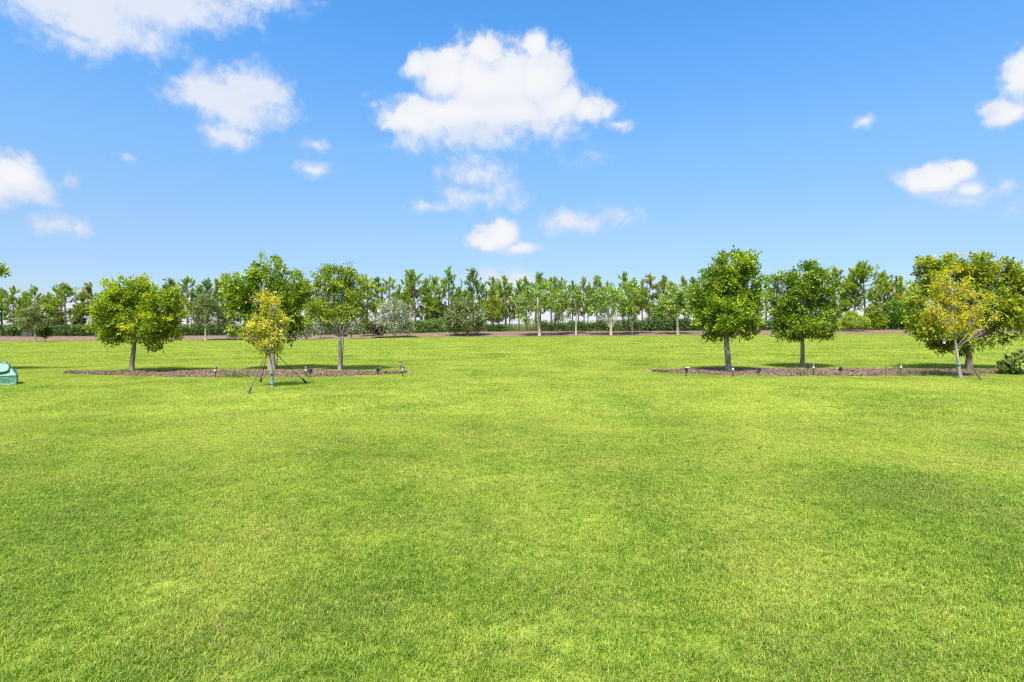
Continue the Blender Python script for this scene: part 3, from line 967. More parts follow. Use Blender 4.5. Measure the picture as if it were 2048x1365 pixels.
def lantern(px_, py, d_, label, hook):
    x_ = (px_ - CX) / F * d_; z_ = hgt(py, d_)
    r = tag(empty('hanging_lantern', Vector((x_, d_, z_))), label, 'lantern', 'lanterns hung in the trees')
    mb = MB(); mb.lathe([(.036, 0), (.044, .02), (.044, .11), (.036, .12)], sides=10); mb.build('lamp_glass', M['white_lens'], r, True)
    mb = MB(); mb.lathe([(.090, .12), (.086, .14), (.055, .18), (.02, .20)], sides=12); mb.build('cap', M['black'], r)
    mb = MB(); mb.tube([(0, 0, .19), (.005, 0, .19 + hook * .5), (.0, .0, .19 + hook)], [.005] * 3, 5); mb.build('hook', M['steel'], r)


lantern(690, 680, dist(743) - .14, 'white lantern hanging at the fork of the vase shaped tree', .16)
lantern(1888, 688, dist(740) - .9, 'white lantern hanging under the spreading lime tree', .42)

# ------------------------------------------------------------------ low plastic greenhouse at the left edge
dG = dist(770.5)
rx = (34 - CX) / F * dG
_a = .70
GH = tag(empty('cold_frame', Vector((rx - .70 * math.cos(_a) - .42 * math.sin(_a), dG - .70 * math.sin(_a) + .42 * math.cos(_a), 0)), _a), 'low green plastic cold frame with hipped top and dark rimmed window flap', 'cold frame')
W2, D2, hw, ht = .70, .42, .27, .64
mb = MB()
nu, nv = 18, 5
b0 = [(-W2, -D2), (W2, -D2), (W2, D2), (-W2, D2)]
tp = [(-W2 + .24, -.10), (W2 - .24, -.10), (W2 - .24, .10), (-W2 + .24, .10)]
for k in range(4):
    (xa, ya), (xb, yb) = b0[k], b0[(k + 1) % 4]
    (ua, va), (ub, vb) = tp[k], tp[(k + 1) % 4]
    cols = 14
    for (z0, z1, A0, B0, A1, B1) in ((0, hw, (xa, ya), (xb, yb), (xa, ya), (xb, yb)), (hw, ht, (xa, ya), (xb, yb), (ua, va), (ub, vb))):
        V = []
        for r_ in range(6):
            t_ = r_ / 5
            for c_ in range(cols + 1):
                s_ = c_ / cols
                p0 = np.array([*(np.array(A0) * (1 - s_) + np.array(B0) * s_), z0]); p1 = np.array([*(np.array(A1) * (1 - s_) + np.array(B1) * s_), z1])
                p_ = p0 * (1 - t_) + p1 * t_
                edge_ = (0 < r_ < 5) and (0 < c_ < cols)
                if edge_:
                    nrm = np.array([(ya - yb) * -1, (xa - xb) * 1, 0]); nrm = nrm / (np.linalg.norm(nrm) + 1e-9)
                    p_ = p_ - nrm * (.018 * math.sin(s_ * 9 + k + t_ * 4) + .012 * math.sin(s_ * 23 + t_ * 7)) - nrm * .012
                V.append(p_)
        fs = [(r_ * (cols + 1) + c_, r_ * (cols + 1) + c_ + 1, (r_ + 1) * (cols + 1) + c_ + 1, (r_ + 1) * (cols + 1) + c_) for r_ in range(5) for c_ in range(cols)]
        mb.add(V, fs)
mb.add([(u, v, ht) for u, v in tp], [(0, 1, 2, 3)])
mb.build('plastic_cover', M['sheet'], GH, True)
# window flap on the sloping front: a rounded panel with a dark rim lying just proud of the sheet
slope = np.array([0, -.10 + D2, ht - hw]); slope /= np.linalg.norm(slope)
nrm = np.array([0, -slope[2], slope[1]])
c0 = np.array([.17, -D2, hw]) + slope * .26 + nrm * .040
loop = []
for k in range(28):
    a = 2 * math.pi * k / 28
    cx_, sy_ = math.cos(a), math.sin(a)
    ex = math.copysign(abs(cx_) ** .55, cx_) * .36; ey = math.copysign(abs(sy_) ** .6, sy_) * .17
    loop.append(c0 + np.array([ex, 0, 0]) + slope * ey)
loop = np.array(loop)
mb = MB(); mb.add(np.vstack([loop, c0]), [(k, (k + 1) % 28, 28) for k in range(28)])
wn = mb.build('window_flap', M['window'], GH)
mb = MB(); mb.tube(np.vstack([loop, loop[:1]]) + nrm * .004, [.011] * 29, 6, cap=False); mb.build('rim', M['trim'], wn, True)
mb = MB()
for (x_, y_) in b0:
    mb.tube([(x_, y_, -.02), (x_, y_, hw), (x_ - math.copysign(.24, x_), math.copysign(.10, y_), ht)], [.012] * 3, 6)
mb.tube([(W2, -D2, .012), (W2, D2, .012)], [.012] * 2, 6); mb.tube([(-W2, -D2, .012), (W2, -D2, .012)], [.010] * 2, 6)
for z_ in (hw,):
    mb.tube([(-W2, -D2 - .010, z_), (W2, -D2 - .010, z_)], [.006] * 2, 6); mb.tube([(W2 + .010, -D2, z_), (W2 + .010, D2, z_)], [.006] * 2, 6)
mb.tube([(-W2 + .24, -.10, ht), (W2 - .24, -.10, ht)], [.008] * 2, 6)
mb.build('edge_trim', M['trim'], GH, True)
mb = MB(); mb.tube([(.30, -D2 - .03, .10), (.30, -D2 - .05, .0), (.31, -D2 - .06, -.06)], [.012, .010, .006], 6)
mb.build('peg', M['white_lens'], GH, True)

# ------------------------------------------------------------------ far fence, hedges, weeds
YF = 84.0
FE = tag(empty('wire_fence', Vector((0, YF, 0))), 'long dark wire fence with thin posts behind the mulch strip', 'fence')
posts_x = np.arange(-78, 79, 3.12)
for x_ in posts_x:
    z_ = float(gz(x_, YF))
    mb = MB(); mb.tube([(x_, 0, z_ - .1), (x_, 0, z_ + 1.72)], [.038, .034], 6); mb.build('post', M['steel'], FE)
mb = MB()
for hh, rr in ((1.70, .022), (1.15, .008), (.6, .008), (.12, .008)):
    mb.tube([(x_, .045, float(gz(x_, YF)) + hh) for x_ in posts_x], [rr] * len(posts_x), 5)
mb.build('rail_wires', M['steel'], FE)


def hedge(px0, px1, top, label, d_=85.3, mat='leaf_hedge', base_drop=0.0, thick=.8, low=0.0, dens=1.0, leaf=.20):
    a, b = spot(px0, d_), spot(px1, d_)
    loc_ = Vector(((a.x + b.x) / 2, d_, (a.z + b.z) / 2))
    L = b.x - a.x
    n = int(L * 95 * dens)
    x_ = rng.uniform(-L / 2, L / 2, n)
    topz = hgt(top, d_) - loc_.z
    prof = topz * (1 + .05 * np.sin(x_ * 1.3) + .05 * np.sin(x_ * 3.1 + 1) + .03 * rng.normal(size=n))
    z_ = low + (prof - low) * rng.random(n) ** .75
    y_ = rng.uniform(-thick, thick, n) * (.65 + .35 * np.sqrt(np.clip(1 - (z_ / max(topz, .1)) ** 4, 0, 1)))
    pc = np.repeat(np.stack([x_, y_, z_], 1), 7, 0)
    d__ = unit(rng.normal(0, 1, (len(pc), 3)) + np.array([0, -.5, .4]))
    ln_ = leaf * (.7 + .6 * rng.random(len(pc)))
    col = np.stack([rng.random(len(pc)), np.repeat(rng.random(n), 7), rng.random(len(pc))], 1)
    me_ = leaves_mesh('foliage', pc + rng.normal(0, .12, pc.shape), d__, ln_, ln_ * .55, col, M[mat])
    r = link(bpy.data.objects.new('hedge', me_))
    r.location = loc_
    return tag(r, label, 'hedge', 'hedges along the far fence')


hedge(-60, 160, 652, 'dark hedge run at the left end behind the grey cloth', low=.35)
hedge(160, 370, 652, 'dark hedge run hidden behind the round yellow green tree', low=.25)
hedge(370, 520, 651, 'dark hedge run behind the olive grey tree and silver cone', low=.1)
hedge(560, 745, 650, 'hedge run behind the low silver bushes', dens=.8, low=.2)
hedge(822, 905, 641, 'thick glossy hedge block right of the big silver bush', mat='leaf_jungle', low=.05, dens=1.2)
hedge(970, 1012, 651, 'small dark hedge clump beside the bright pine trunk', dens=.9, leaf=.18)
hedge(1078, 1196, 645, 'loose hedge run with gaps below the fresh green trees', low=.35, dens=.75)
hedge(1196, 1290, 641, 'hedge run behind the forked pale trunk', low=.3, dens=.95)
hedge(1288, 1400, 639, 'tall dense dark hedge block beside the egg shaped tree', low=.0, dens=1.4)
hedge(1400, 1700, 641, 'dark hedge run glimpsed behind the two round trees', low=.1)
hedge(1840, 2120, 641, 'dark hedge run glimpsed under the spreading lime tree', low=.1)

wp = np.stack([rng.uniform(-80, 85, 1500), rng.uniform(86.5, 90.5, 1500), np.zeros(1500)], 1)
tufts('tall_grass', wp, 26, 1.25, .035, .35, M['weed'], 'tall rank green grass standing behind the wire fence', 'tall grass')
wp = np.stack([rng.uniform(-80, 85, 500), rng.uniform(81.0, 85.0, 500), np.zeros(500)], 1)
tufts('dry_grass', wp, 12, .34, .03, .3, M['weed'], 'short dull green weeds along the foot of the far fence', 'dry grass')

# sagging grey cloth on the fence at the left
mb = MB()
A_ = spot(44, 83.3); B_ = spot(66, 83.3)
V = []
for r_ in range(7):
    for c_ in range(15):
        s_ = c_ / 14; t_ = r_ / 6
        topz = 1.02 - .45 * math.sin(math.pi * min(1, s_ * 1.8)) ** 2 * (1 if s_ < .56 else 0) + .1 * s_
        V.append((A_.x + (B_.x - A_.x) * s_, 83.3 - .25 * (1 - t_) + .06 * math.sin(s_ * 20), A_.z + .06 + topz * t_))
mb.add(V, [(r_ * 15 + c_, r_ * 15 + c_ + 1, (r_ + 1) * 15 + c_ + 1, (r_ + 1) * 15 + c_) for r_ in range(6) for c_ in range(14)])
tag(mb.build('shade_cloth', M['cloth'], None, True), 'dark grey cloth sagging against the left end of the far fence', 'cloth')

# ------------------------------------------------------------------ pines (a few kinds, then copies)
def make_pine(H, spread_, crown_from, dens, seed):
    """trunk and crown meshes of one pine, H metres tall"""
    global rng
    keep, rng = rng, np.random.default_rng(seed)
    mb = MB()
    k = np.linspace(0, 1, 9)
    wob = np.cumsum(rng.normal(0, .05, (9, 2)), 0) * (k[:, None])
    path = np.stack([wob[:, 0], wob[:, 1], k * H * .97 - .08], 1)
    mb.tube(path, .10 * (1 - k) ** .8 + .015, 7)
    tips, dirs, cl = [], [], []
    nb = int(40 * dens)
    for b_ in range(nb):
        t_ = crown_from + (1 - crown_from) * (b_ + rng.random()) / nb
        a = rng.random() * 6.283
        L = spread_ * (.35 + .75 * rng.random()) * (1.08 - ((t_ - crown_from) / (1 - crown_from)) ** 1.6)
        L = max(L, .25)
        z0 = t_ * H * .97
        o = np.array([np.interp(t_, k, path[:, 0]), np.interp(t_, k, path[:, 1]), z0 - .08])
        e = o + np.array([math.cos(a) * L, math.sin(a) * L, L * (.25 + .55 * t_ * rng.random())])
        c = curve(o, e, np.array([0, 0, -.12 * L]), 5)
        mb.tube(c, np.linspace(.035, .012, 5), 4, cap=False)
        tone = rng.random()
        for q in np.linspace(.45, 1, max(2, int(2 + L * 2.4))):
            i_ = q * 4; lo = int(min(3, i_)); pt = c[lo] + (c[lo + 1] - c[lo]) * (i_ - lo)
            off = rng.normal(0, .10, 3)
            tips.append(pt + off); dirs.append(unit(np.array([math.cos(a) * .35, math.sin(a) * .35, .95]) + rng.normal(0, .18, 3))); cl.append(.6 * tone + .4 * rng.random())
    for z_ in np.linspace(H * .86, H, 7):
        tips.append(np.array([path[-1][0], path[-1][1], z_ - .25]) + rng.normal(0, .06, 3)); dirs.append(np.array([0, 0, 1.])); cl.append(.5 + .4 * rng.random())
    tips = np.array(tips); dirs = np.array(dirs); cl = np.array(cl)
    m = 34
    tp_ = np.repeat(tips, m, 0); dr = np.repeat(dirs, m, 0); n = len(tp_)
    along = rng.random(n)[:, None]
    bs = tp_ + dr * (along - .25) * .62 + rng.normal(0, .035, (n, 3))
    d__ = unit(dr * .9 + rng.normal(0, .42, (n, 3)))
    Ln = .24 * (.7 + .5 * rng.random(n))
    s = unit(np.cross(d__, rng.normal(size=(n, 3)))) * .034
    tipv = bs + d__ * Ln[:, None]
    V = np.stack([bs - s * .7, bs + s * .7, bs + d__ * Ln[:, None] * .6 + s, tipv, bs + d__ * Ln[:, None] * .6 - s], 1)
    V4 = np.stack([bs - s * .7, bs + s, tipv + s * .25, tipv - s * .25], 1).reshape(-1, 3)
    col = np.repeat(np.stack([rng.random(n), np.repeat(cl, m), rng.random(n)], 1), 4, 0)
    crown_me = raw_mesh('crown', V4, np.arange(4 * n), 4, col, M['leaf_pine'])
    trunk_o = mb.build('trunk', M['bark_pine'], None, True)
    trunk_me = trunk_o.data
    bpy.data.objects.remove(trunk_o)
    rng = keep
    return trunk_me, crown_me


KINDS_ = [(1.7, .36, 1.05), (2.1, .30, 1.2), (1.5, .28, 1.05), (2.4, .42, 1.15), (1.25, .36, .85), (1.9, .24, 1.3)]
PINES = [make_pine(9, a_ * f_, b_, c_ * e_, 11 + k_ + 20 * v_) for v_, (f_, e_) in enumerate(((1, 1), (1.12, .85), (.9, .7))) for k_, (a_, b_, c_) in enumerate(KINDS_)]
TONE = {}


def crown_mesh(tn, kd):
    if (tn, kd) not in TONE:
        c = PINES[kd][1].copy()
        c.materials.clear(); c.materials.append(M[tn])
        TONE[tn, kd] = c
    return TONE[tn, kd]



# column, row of the top, kind, tone, distance, width factor, label
g_, k_, y_, b_ = 'leaf_pine', 'leaf_pine_dark', 'leaf_pine_yellow', 'leaf_pine_brown'
PINE_ROWS = [
    (-22, 575, 1, g_, 88, 1.1, 'broad pine cut by the left edge of view'),
    (4, 579, 2, k_, 90, 1.2, 'dark pine at the very edge over the first hedge run'),
    (27, 574, 3, g_, 86, 1.0, 'flat topped pine leaning over the dark hedge near the grey cloth'),
    (52, 584, 5, g_, 91, 1.1, 'light green pine behind the grey cloth on the fence'),
    (70, 575, 1, g_, 88, 1.0, 'pine rising straight behind the olive tree with the cream trunk'),
    (94, 587, 5, b_, 92, 1.1, 'short brownish pine in the dip right of the olive tree'),
    (112, 575, 2, g_, 89, 1.0, 'narrow pine with twin tips beside the widest left pine'),
    (133, 568, 3, g_, 86, 1.15, 'widest and tallest pine left of the round yellow green tree'),
    (163, 580, 4, b_, 88, 1.2, 'thin crowned pine with forked stem just left of the yellow green crown'),
    (186, 568, 4, b_, 90, 1.3, 'rusty tipped pine peeping over the left shoulder of the yellow green tree'),
    (230, 575, 1, g_, 89, 1.0, 'pine hidden behind the left half of the yellow green crown'),
    (300, 577, 5, g_, 89, 1.0, 'pine hidden behind the right half of the yellow green crown'),
    (341, 559, 1, k_, 87, 1.0, 'dark topped pine touching the right shoulder of the yellow green tree'),
    (352, 573, 2, y_, 85.5, 1.0, 'yellowing pine in front of the dark topped one'),
    (375, 555, 0, g_, 86, 1.15, 'tall spired pine left of the olive grey tree'),
    (397, 571, 5, g_, 91, .9, 'lower pine filling the gap left of the olive grey crown'),
    (414, 560, 2, k_, 88, 1.15, 'pine with a dark pointed top straight above the olive grey tree'),
    (437, 560, 4, k_, 87, 1.3, 'ragged thin pine between the olive grey tree and the domed tree'),
    (455, 549, 0, g_, 89, 1.0, 'tall pine half hidden by the left edge of the domed tree'),
    (600, 575, 1, g_, 89, 1.0, 'pine in the notch between domed tree and vase shaped tree'),
    (735, 551, 2, g_, 89, 1.1, 'pine close against the right edge of the vase shaped tree'),
    (752, 556, 0, k_, 91, 1.0, 'darker pine with two tips above the maroon shrub'),
    (781, 555, 0, y_, 85.5, 1.0, 'yellow green pine right above the big silver bush'),
    (796, 571, 5, g_, 90, .8, 'short pine tucked right of the yellow green pine'),
    (814, 551, 2, g_, 88, 1.1, 'pine on the left flank of the tallest central pine'),
    (831, 540, 0, g_, 86, 1.15, 'tall many tipped pine standing over the glossy hedge block'),
    (852, 559, 5, b_, 90, .95, 'brownish pine between the two tallest central pines'),
    (869, 553, 2, g_, 87, 1.1, 'slim pine left of the pine with a round topknot'),
    (898, 539, 1, g_, 86, 1.0, 'tall pine with a round topknot left of the great olive tree'),
    (921, 576, 5, g_, 91, .9, 'low pine peeping over the left side of the great olive tree'),
    (947, 539, 1, k_, 87, .95, 'tall dark tipped pine straight behind the great olive tree'),
    (964, 570, 2, g_, 91, .9, 'low pine over the right side of the great olive tree'),
    (985, 555, 4, k_, 90, 1.2, 'pointed dark pine rising behind the bright lime pine'),
    (984, 570, 5, y_, 85.3, .9, 'bright lime round headed pine with pale lower trunk'),
    (998, 563, 2, g_, 89, .9, 'small pine right of the bright lime pine'),
    (1011, 553, 4, g_, 87, 1.3, 'gaunt pine with a detached tuft on top against the low cloud'),
    (1019, 568, 5, b_, 92, .8, 'low dull pine at the foot of the gaunt one'),
    (1038, 562, 2, g_, 88, 1.0, 'pine left of the tall cream trunked tree'),
    (1053, 555, 4, g_, 89, 1.2, 'pine with a spiky tip over the left of the cream trunked crown'),
    (1072, 547, 4, g_, 88, 1.3, 'tallest pine tip directly over the cream trunked tree'),
    (1081, 554, 4, k_, 91, 1.0, 'dark pine tip just right of the tallest one above the cream trunk'),
    (1103, 556, 4, g_, 87, 1.2, 'bare stemmed pine left of the pair of isolated tufts'),
    (1111, 556, 4, k_, 90, .9, 'slim pine carrying an isolated tuft on a bare leader'),
    (1126, 556, 0, g_, 87, .8, 'round headed pine over the slender forked tree'),
    (1145, 563, 2, g_, 88, .9, 'flat tufted pine right of the round headed one'),
    (1157, 573, 4, k_, 91, .9, 'lowest dark pine tip left of the spired pine'),
    (1168, 556, 2, b_, 87, .8, 'narrow spired pine with brownish crown'),
    (1176, 566, 4, g_, 91, .8, 'little pine clinging to the spired pine'),
    (1194, 552, 0, g_, 87, .85, 'stout pine left of the forked pale trunk'),
    (1218, 563, 5, y_, 87, .7, 'yellowish low pine over the forked pale trunk'),
    (1248, 545, 3, g_, 88, .95, 'tallest broad pine over the row of fresh green trees'),
    (1273, 560, 2, g_, 90, .9, 'pine on the right slope of the tallest broad pine'),
    (1284, 561, 4, b_, 88, 1.0, 'thin pine with two loose brown tufts'),
    (1300, 550, 4, b_, 86.5, 1.35, 'tall open pine with scattered rusty tufts'),
    (1325, 553, 1, g_, 88, .9, 'full crowned pine beside the scattered tufted one'),
    (1340, 563, 5, y_, 86, .9, 'orange yellow pine above the last fresh green tree'),
    (1369, 554, 4, b_, 88, 1.2, 'rusty topped pine just left of the egg shaped tree'),
    (1388, 556, 2, k_, 90, 1.1, 'dark pine against the left edge of the egg shaped tree'),
    (1450, 570, 1, g_, 89, 1.0, 'pine hidden behind the egg shaped crown'),
    (1532, 552, 0, g_, 88, 1.1, 'pine seen in the gap between the two round trees'),
    (1600, 570, 5, g_, 89, 1.0, 'pine hidden behind the dark round crown'),
    (1671, 537, 2, g_, 86, 1.2, 'pine close against the right edge of the dark round tree'),
    (1690, 560, 5, b_, 91, 1.1, 'low dull pine behind the bright feathery shrub'),
    (1709, 533, 0, g_, 85.5, 1.2, 'tall dark stemmed pine above the bright feathery shrub'),
    (1731, 524, 3, g_, 85, 1.0, 'highest pine of the row with a wide tufted top'),
    (1765, 550, 5, b_, 88, 1.2, 'broad olive pine right of the highest pine'),
    (1776, 547, 4, g_, 90, 1.3, 'pine with two bare tufts over the broad olive one'),
    (1793, 556, 4, k_, 90, 1.0, 'thin dark pine over the big green thicket'),
    (1806, 554, 5, y_, 87, 1.0, 'yellow green pine left of the spreading lime tree'),
    (1830, 565, 1, g_, 90, 1.0, 'pine behind the left skirts of the spreading lime tree'),
    (1930, 570, 1, g_, 90, 1.0, 'pine hidden behind the middle of the lime tree'),
    (2042, 545, 2, g_, 87, 1.2, 'pine at the right edge of view beyond the lime tree'),
    (2090, 555, 0, g_, 88, 1.1, 'pine just beyond the right edge of view'),
]
for n_, (px_, top_, kd, tone, d_, wf, lab) in enumerate(PINE_ROWS):
    kd += 6 * (n_ % 3)
    g = spot(px_, d_)
    r = tag(empty('pine_tree', g, (n_ * 2.399) % 6.283), lab, 'pine tree', 'pines behind the far fence')
    wf *= 1.30; s = (hgt(top_, d_) - g.z) / 9.05
    r.scale = (s * wf * 1.05, s * wf * 1.05, s)
    for nm, me_ in (('trunk', PINES[kd][0]), ('crown', crown_mesh(tone, kd))):
        o = bpy.data.objects.new(nm, me_); link(o, r)

# ------------------------------------------------------------------ far broadleaf trees and bushes
def far_tree(name, label, px_, d_, lobes, mat, bark, path, r, clumps, per=10, leaf=.26, cat='tree', group='broadleaf trees in the far strip', limbs=None, twigs=40, twig_r=.02, depth=.85, spread=.3, **kw):
    g, lb = px_lobes(px_, d_, lobes, depth)
    t = tag(empty(name, g), label, cat, group)
    cr, tips = crown('crown' if cat == 'tree' else 'foliage', lb, M[mat], t, int(clumps * 1.5), per, leaf * 1.25, kw.pop('shell', .4), spread, gap=kw.pop('gap', .8), **kw)
    pth = path_px(px_, d_, path, g)
    pth[0][2] = -.02
    lm = limbs if limbs is not None else [(.7 + .3 * rng.random(), np.array(l[:3]), r * .30) for l in lb]
    trunk(t, pth, r, r * .55, M[bark], lm, r * .5, tips, twigs, twig_r, 7, name='trunk' if cat == 'tree' else 'stems')
    return t


far_tree('broadleaf_tree', 'tall fresh green tree on a stout cream trunk, nearest of the far row', 1079, 76,
         [(1078, 585, 32, 18), (1048, 600, 26, 16), (1105, 605, 24, 18), (1075, 607, 40, 16), (1050, 622, 16, 8), (1115, 622, 14, 8), (1048, 632, 14, 7), (1058, 640, 18, 8)],
         'leaf_fresh', 'bark_cream', [(1079, 673), (1078, 655), (1077, 635), (1075, 615), (1076, 595)], .20, 210)
far_tree('broadleaf_tree', 'slender fresh green tree with a thin bent trunk between two larger ones', 1152, 77.5,
         [(1140, 588, 26, 14), (1118, 608, 22, 14), (1150, 606, 20, 12), (1128, 624, 16, 9), (1165, 600, 14, 10), (1122, 634, 14, 7)],
         'leaf_fresh', 'bark_cream', [(1152, 669), (1152, 650), (1153, 632), (1152, 615), (1148, 598)], .12, 150)
far_tree('broadleaf_tree', 'rounded fresh green tree with a forked low pale trunk', 1222, 76,
         [(1222, 590, 34, 18), (1195, 605, 24, 16), (1250, 608, 24, 18), (1222, 615, 44, 16), (1190, 620, 18, 10), (1255, 625, 18, 10)],
         'leaf_fresh', 'bark_cream', [(1222, 672), (1222, 660), (1223, 650), (1223, 640), (1224, 620)], .19, 260,
         limbs=[(.3, np.array(v), .09) for v in ((-.9, 0, 3.4), (-.55, .1, 3.8), (.7, 0, 3.3), (1.2, .2, 3.9), (.1, -.2, 4.2), (-1.6, 0, 4.3))])
far_tree('broadleaf_tree', 'fresh green tree on a straight pale trunk beside the forked one', 1264, 77.5,
         [(1258, 580, 24, 14), (1275, 592, 22, 16), (1262, 608, 26, 14), (1288, 610, 16, 14), (1270, 634, 18, 7), (1295, 600, 10, 12)],
         'leaf_fresh', 'bark_cream', [(1264, 669), (1264, 650), (1263, 630), (1263, 610), (1263, 590)], .15, 170)
far_tree('broadleaf_tree', 'fresh green tree on a straight cream trunk nearest the egg shaped tree', 1355, 76.5,
         [(1355, 588, 24, 14), (1335, 603, 22, 14), (1370, 602, 20, 16), (1348, 615, 32, 14), (1325, 622, 20, 12), (1318, 610, 12, 8)],
         'leaf_fresh', 'bark_cream', [(1355.5, 671), (1355, 655), (1354.5, 635), (1355, 615), (1355, 595)], .17, 220)
far_tree('broadleaf_tree', 'grey olive tree with a short cream trunk near the left end of the fence', 70.5, 70,
         [(68, 624, 22, 12), (50, 640, 18, 10), (84, 640, 20, 12), (66, 648, 30, 10), (76, 655, 24, 8)],
         'leaf_olive', 'bark_cream', [(70.5, 680), (70, 668), (69, 655), (68, 635)], .11, 260, leaf=.20)
far_tree('broadleaf_tree', 'olive grey tree with a straight cream trunk beside the silver cone', 411, 73,
         [(410, 600, 18, 16), (392, 620, 22, 16), (430, 615, 18, 16), (410, 632, 38, 14), (395, 648, 20, 8), (428, 650, 18, 8), (412, 610, 30, 16)],
         'leaf_olive', 'bark_cream', [(411, 677), (411, 660), (410.5, 645), (410, 620), (410, 600)], .12, 330, leaf=.20)
far_tree('broadleaf_tree', 'great olive green tree with low wide skirts at the middle of the fence', 934, 77,
         [(932, 608, 24, 16), (912, 628, 24, 16), (955, 625, 18, 16), (930, 640, 42, 14), (905, 645, 16, 10), (945, 655, 22, 12), (915, 660, 20, 9), (960, 645, 14, 8)],
         'leaf_olive', 'bark_dark', [(934, 671), (934, 655), (933, 640), (932, 620)], .16, 520, leaf=.20)
# silver and coloured bushes
GB = 'bushes in the far strip'
far_tree('silver_bush', 'pale silver cone shaped bush leaning against the domed tree', 458, 74, [(453, 628, 10, 14), (458, 645, 14, 16), (465, 660, 14, 12), (450, 640, 8, 8)], 'leaf_silver', 'bark', [(458, 675), (458, 660), (457, 640)], .06, 170, cat='bush', group=GB, leaf=.20)
far_tree('silver_bush', 'large silver grey bush with many thin stems beside the maroon shrub', 789, 75, [(785, 618, 30, 18), (765, 640, 20, 20), (808, 640, 20, 20), (788, 648, 32, 16), (760, 660, 10, 8), (815, 660, 14, 8)], 'leaf_silver', 'bark', [(790, 674), (790, 668), (789, 660), (788, 645)], .09, 460, cat='bush', group=GB, leaf=.17,
         limbs=[(.5, np.array(v), .035) for v in ((-1.2, 0, 2.8), (-.6, .2, 3.6), (.1, 0, 4.2), (.7, .1, 3.4), (1.3, 0, 2.6), (-1.6, 0, 1.8), (1.7, 0, 1.6), (.4, -.3, 3), (-.3, -.3, 2.6))], twigs=120, twig_r=.014)
far_tree('silver_bush', 'low silver bush leaning left between domed tree and vase shaped tree', 614, 72, [(604, 648, 16, 12), (618, 660, 16, 12), (592, 645, 8, 8), (610, 668, 12, 8)], 'leaf_silver', 'bark', [(614, 679), (613, 670), (611, 660)], .07, 170, cat='bush', group=GB, leaf=.17)
far_tree('silver_bush', 'small silver bush under the left branches of the vase shaped tree', 641, 76, [(644, 650, 10, 10), (640, 662, 8, 7)], 'leaf_silver', 'bark', [(641, 672), (642, 664), (643, 655)], .04, 70, cat='bush', group=GB, leaf=.17)
far_tree('silver_bush', 'silver bush right under the lantern of the vase shaped tree', 703, 74, [(707, 655, 14, 11), (700, 664, 10, 8), (716, 650, 8, 8)], 'leaf_silver', 'bark', [(702, 677), (703, 668), (705, 658)], .05, 120, cat='bush', group=GB, leaf=.17)
far_tree('silver_bush', 'grey green bush left of the maroon shrub', 728, 79, [(727, 652, 14, 11), (736, 648, 8, 8)], 'leaf_olive', 'bark', [(728, 671), (728, 663), (728, 655)], .05, 110, cat='bush', group=GB, leaf=.18)
far_tree('low_bush', 'little blue grey bush at the foot of the domed tree', 580, 71, [(580, 672, 10, 7)], 'leaf_silver', 'bark', [(580, 680), (580, 676), (580, 672)], .04, 60, cat='bush', group=GB, leaf=.15)
far_tree('maroon_shrub', 'dark maroon leaved shrub left of the large silver bush', 757, 76, [(752, 655, 12, 12), (765, 655, 10, 10), (755, 665, 10, 7)], 'leaf_maroon', 'bark_dark', [(757, 673), (757, 665), (756, 655)], .06, 150, cat='shrub', group=GB, leaf=.20)
far_tree('low_bush', 'dark low bush right of the grey olive tree', 90, 71, [(90, 665, 11, 10)], 'leaf_hedge', 'bark_dark', [(90, 677), (90, 671), (90, 665)], .04, 90, cat='bush', group=GB, leaf=.18)
far_tree('feathery_shrub', 'bright green feathery shrub right of the dark round tree', 1706, 80, [(1706, 645, 26, 14), (1688, 650, 14, 10), (1726, 648, 14, 10), (1706, 634, 16, 8)], 'leaf_bright', 'bark', [(1706, 667), (1706, 660), (1706, 650)], .07, 300, cat='shrub', group=GB, leaf=.22, upw=.9, aspect=.3)
far_tree('leafy_thicket', 'brown stemmed olive thicket between feathery shrub and big green thicket', 1748, 83, [(1746, 632, 20, 18), (1760, 645, 14, 14), (1740, 650, 12, 9), (1750, 618, 14, 10)], 'leaf_mixed', 'bark', [(1748, 664), (1748, 655), (1748, 640)], .08, 230, cat='bush', group=GB, leaf=.24)
far_tree('leafy_thicket', 'big rich green thicket left of the spreading lime tree', 1800, 84, [(1790, 622, 28, 22), (1822, 615, 26, 20), (1805, 640, 36, 20), (1845, 630, 24, 24), (1775, 640, 16, 16), (1825, 650, 30, 10)], 'leaf_jungle', 'bark', [(1800, 663), (1800, 650), (1800, 635)], .10, 560, cat='bush', group=GB, leaf=.28)
far_tree('leafy_thicket', 'sombre dark thicket beyond the fence left of the great olive tree', 874, 108, [(866, 622, 14, 14), (882, 625, 14, 16), (872, 638, 20, 10), (868, 608, 10, 10)], 'leaf_shade', 'bark_dark', [(874, 662), (874, 650), (874, 635)], .12, 330, cat='bush', group='dark thickets beyond the fence', leaf=.34, gap=0.0)
far_tree('leafy_thicket', 'sombre dark thicket beyond the fence right of the great olive tree', 987, 108, [(982, 630, 12, 12), (996, 632, 12, 12), (988, 620, 14, 10)], 'leaf_shade', 'bark_dark', [(987, 662), (987, 650), (987, 635)], .12, 230, cat='bush', group='dark thickets beyond the fence', leaf=.34, gap=.9)
far_tree('leafy_thicket', 'grey green thicket beyond the fence left of the rusty pine', 118, 104, [(108, 632, 14, 12), (124, 638, 12, 10), (112, 645, 18, 6)], 'leaf_shade', 'bark_dark', [(118, 662), (118, 650), (118, 640)], .12, 170, cat='bush', group='dark thickets beyond the fence', leaf=.32)
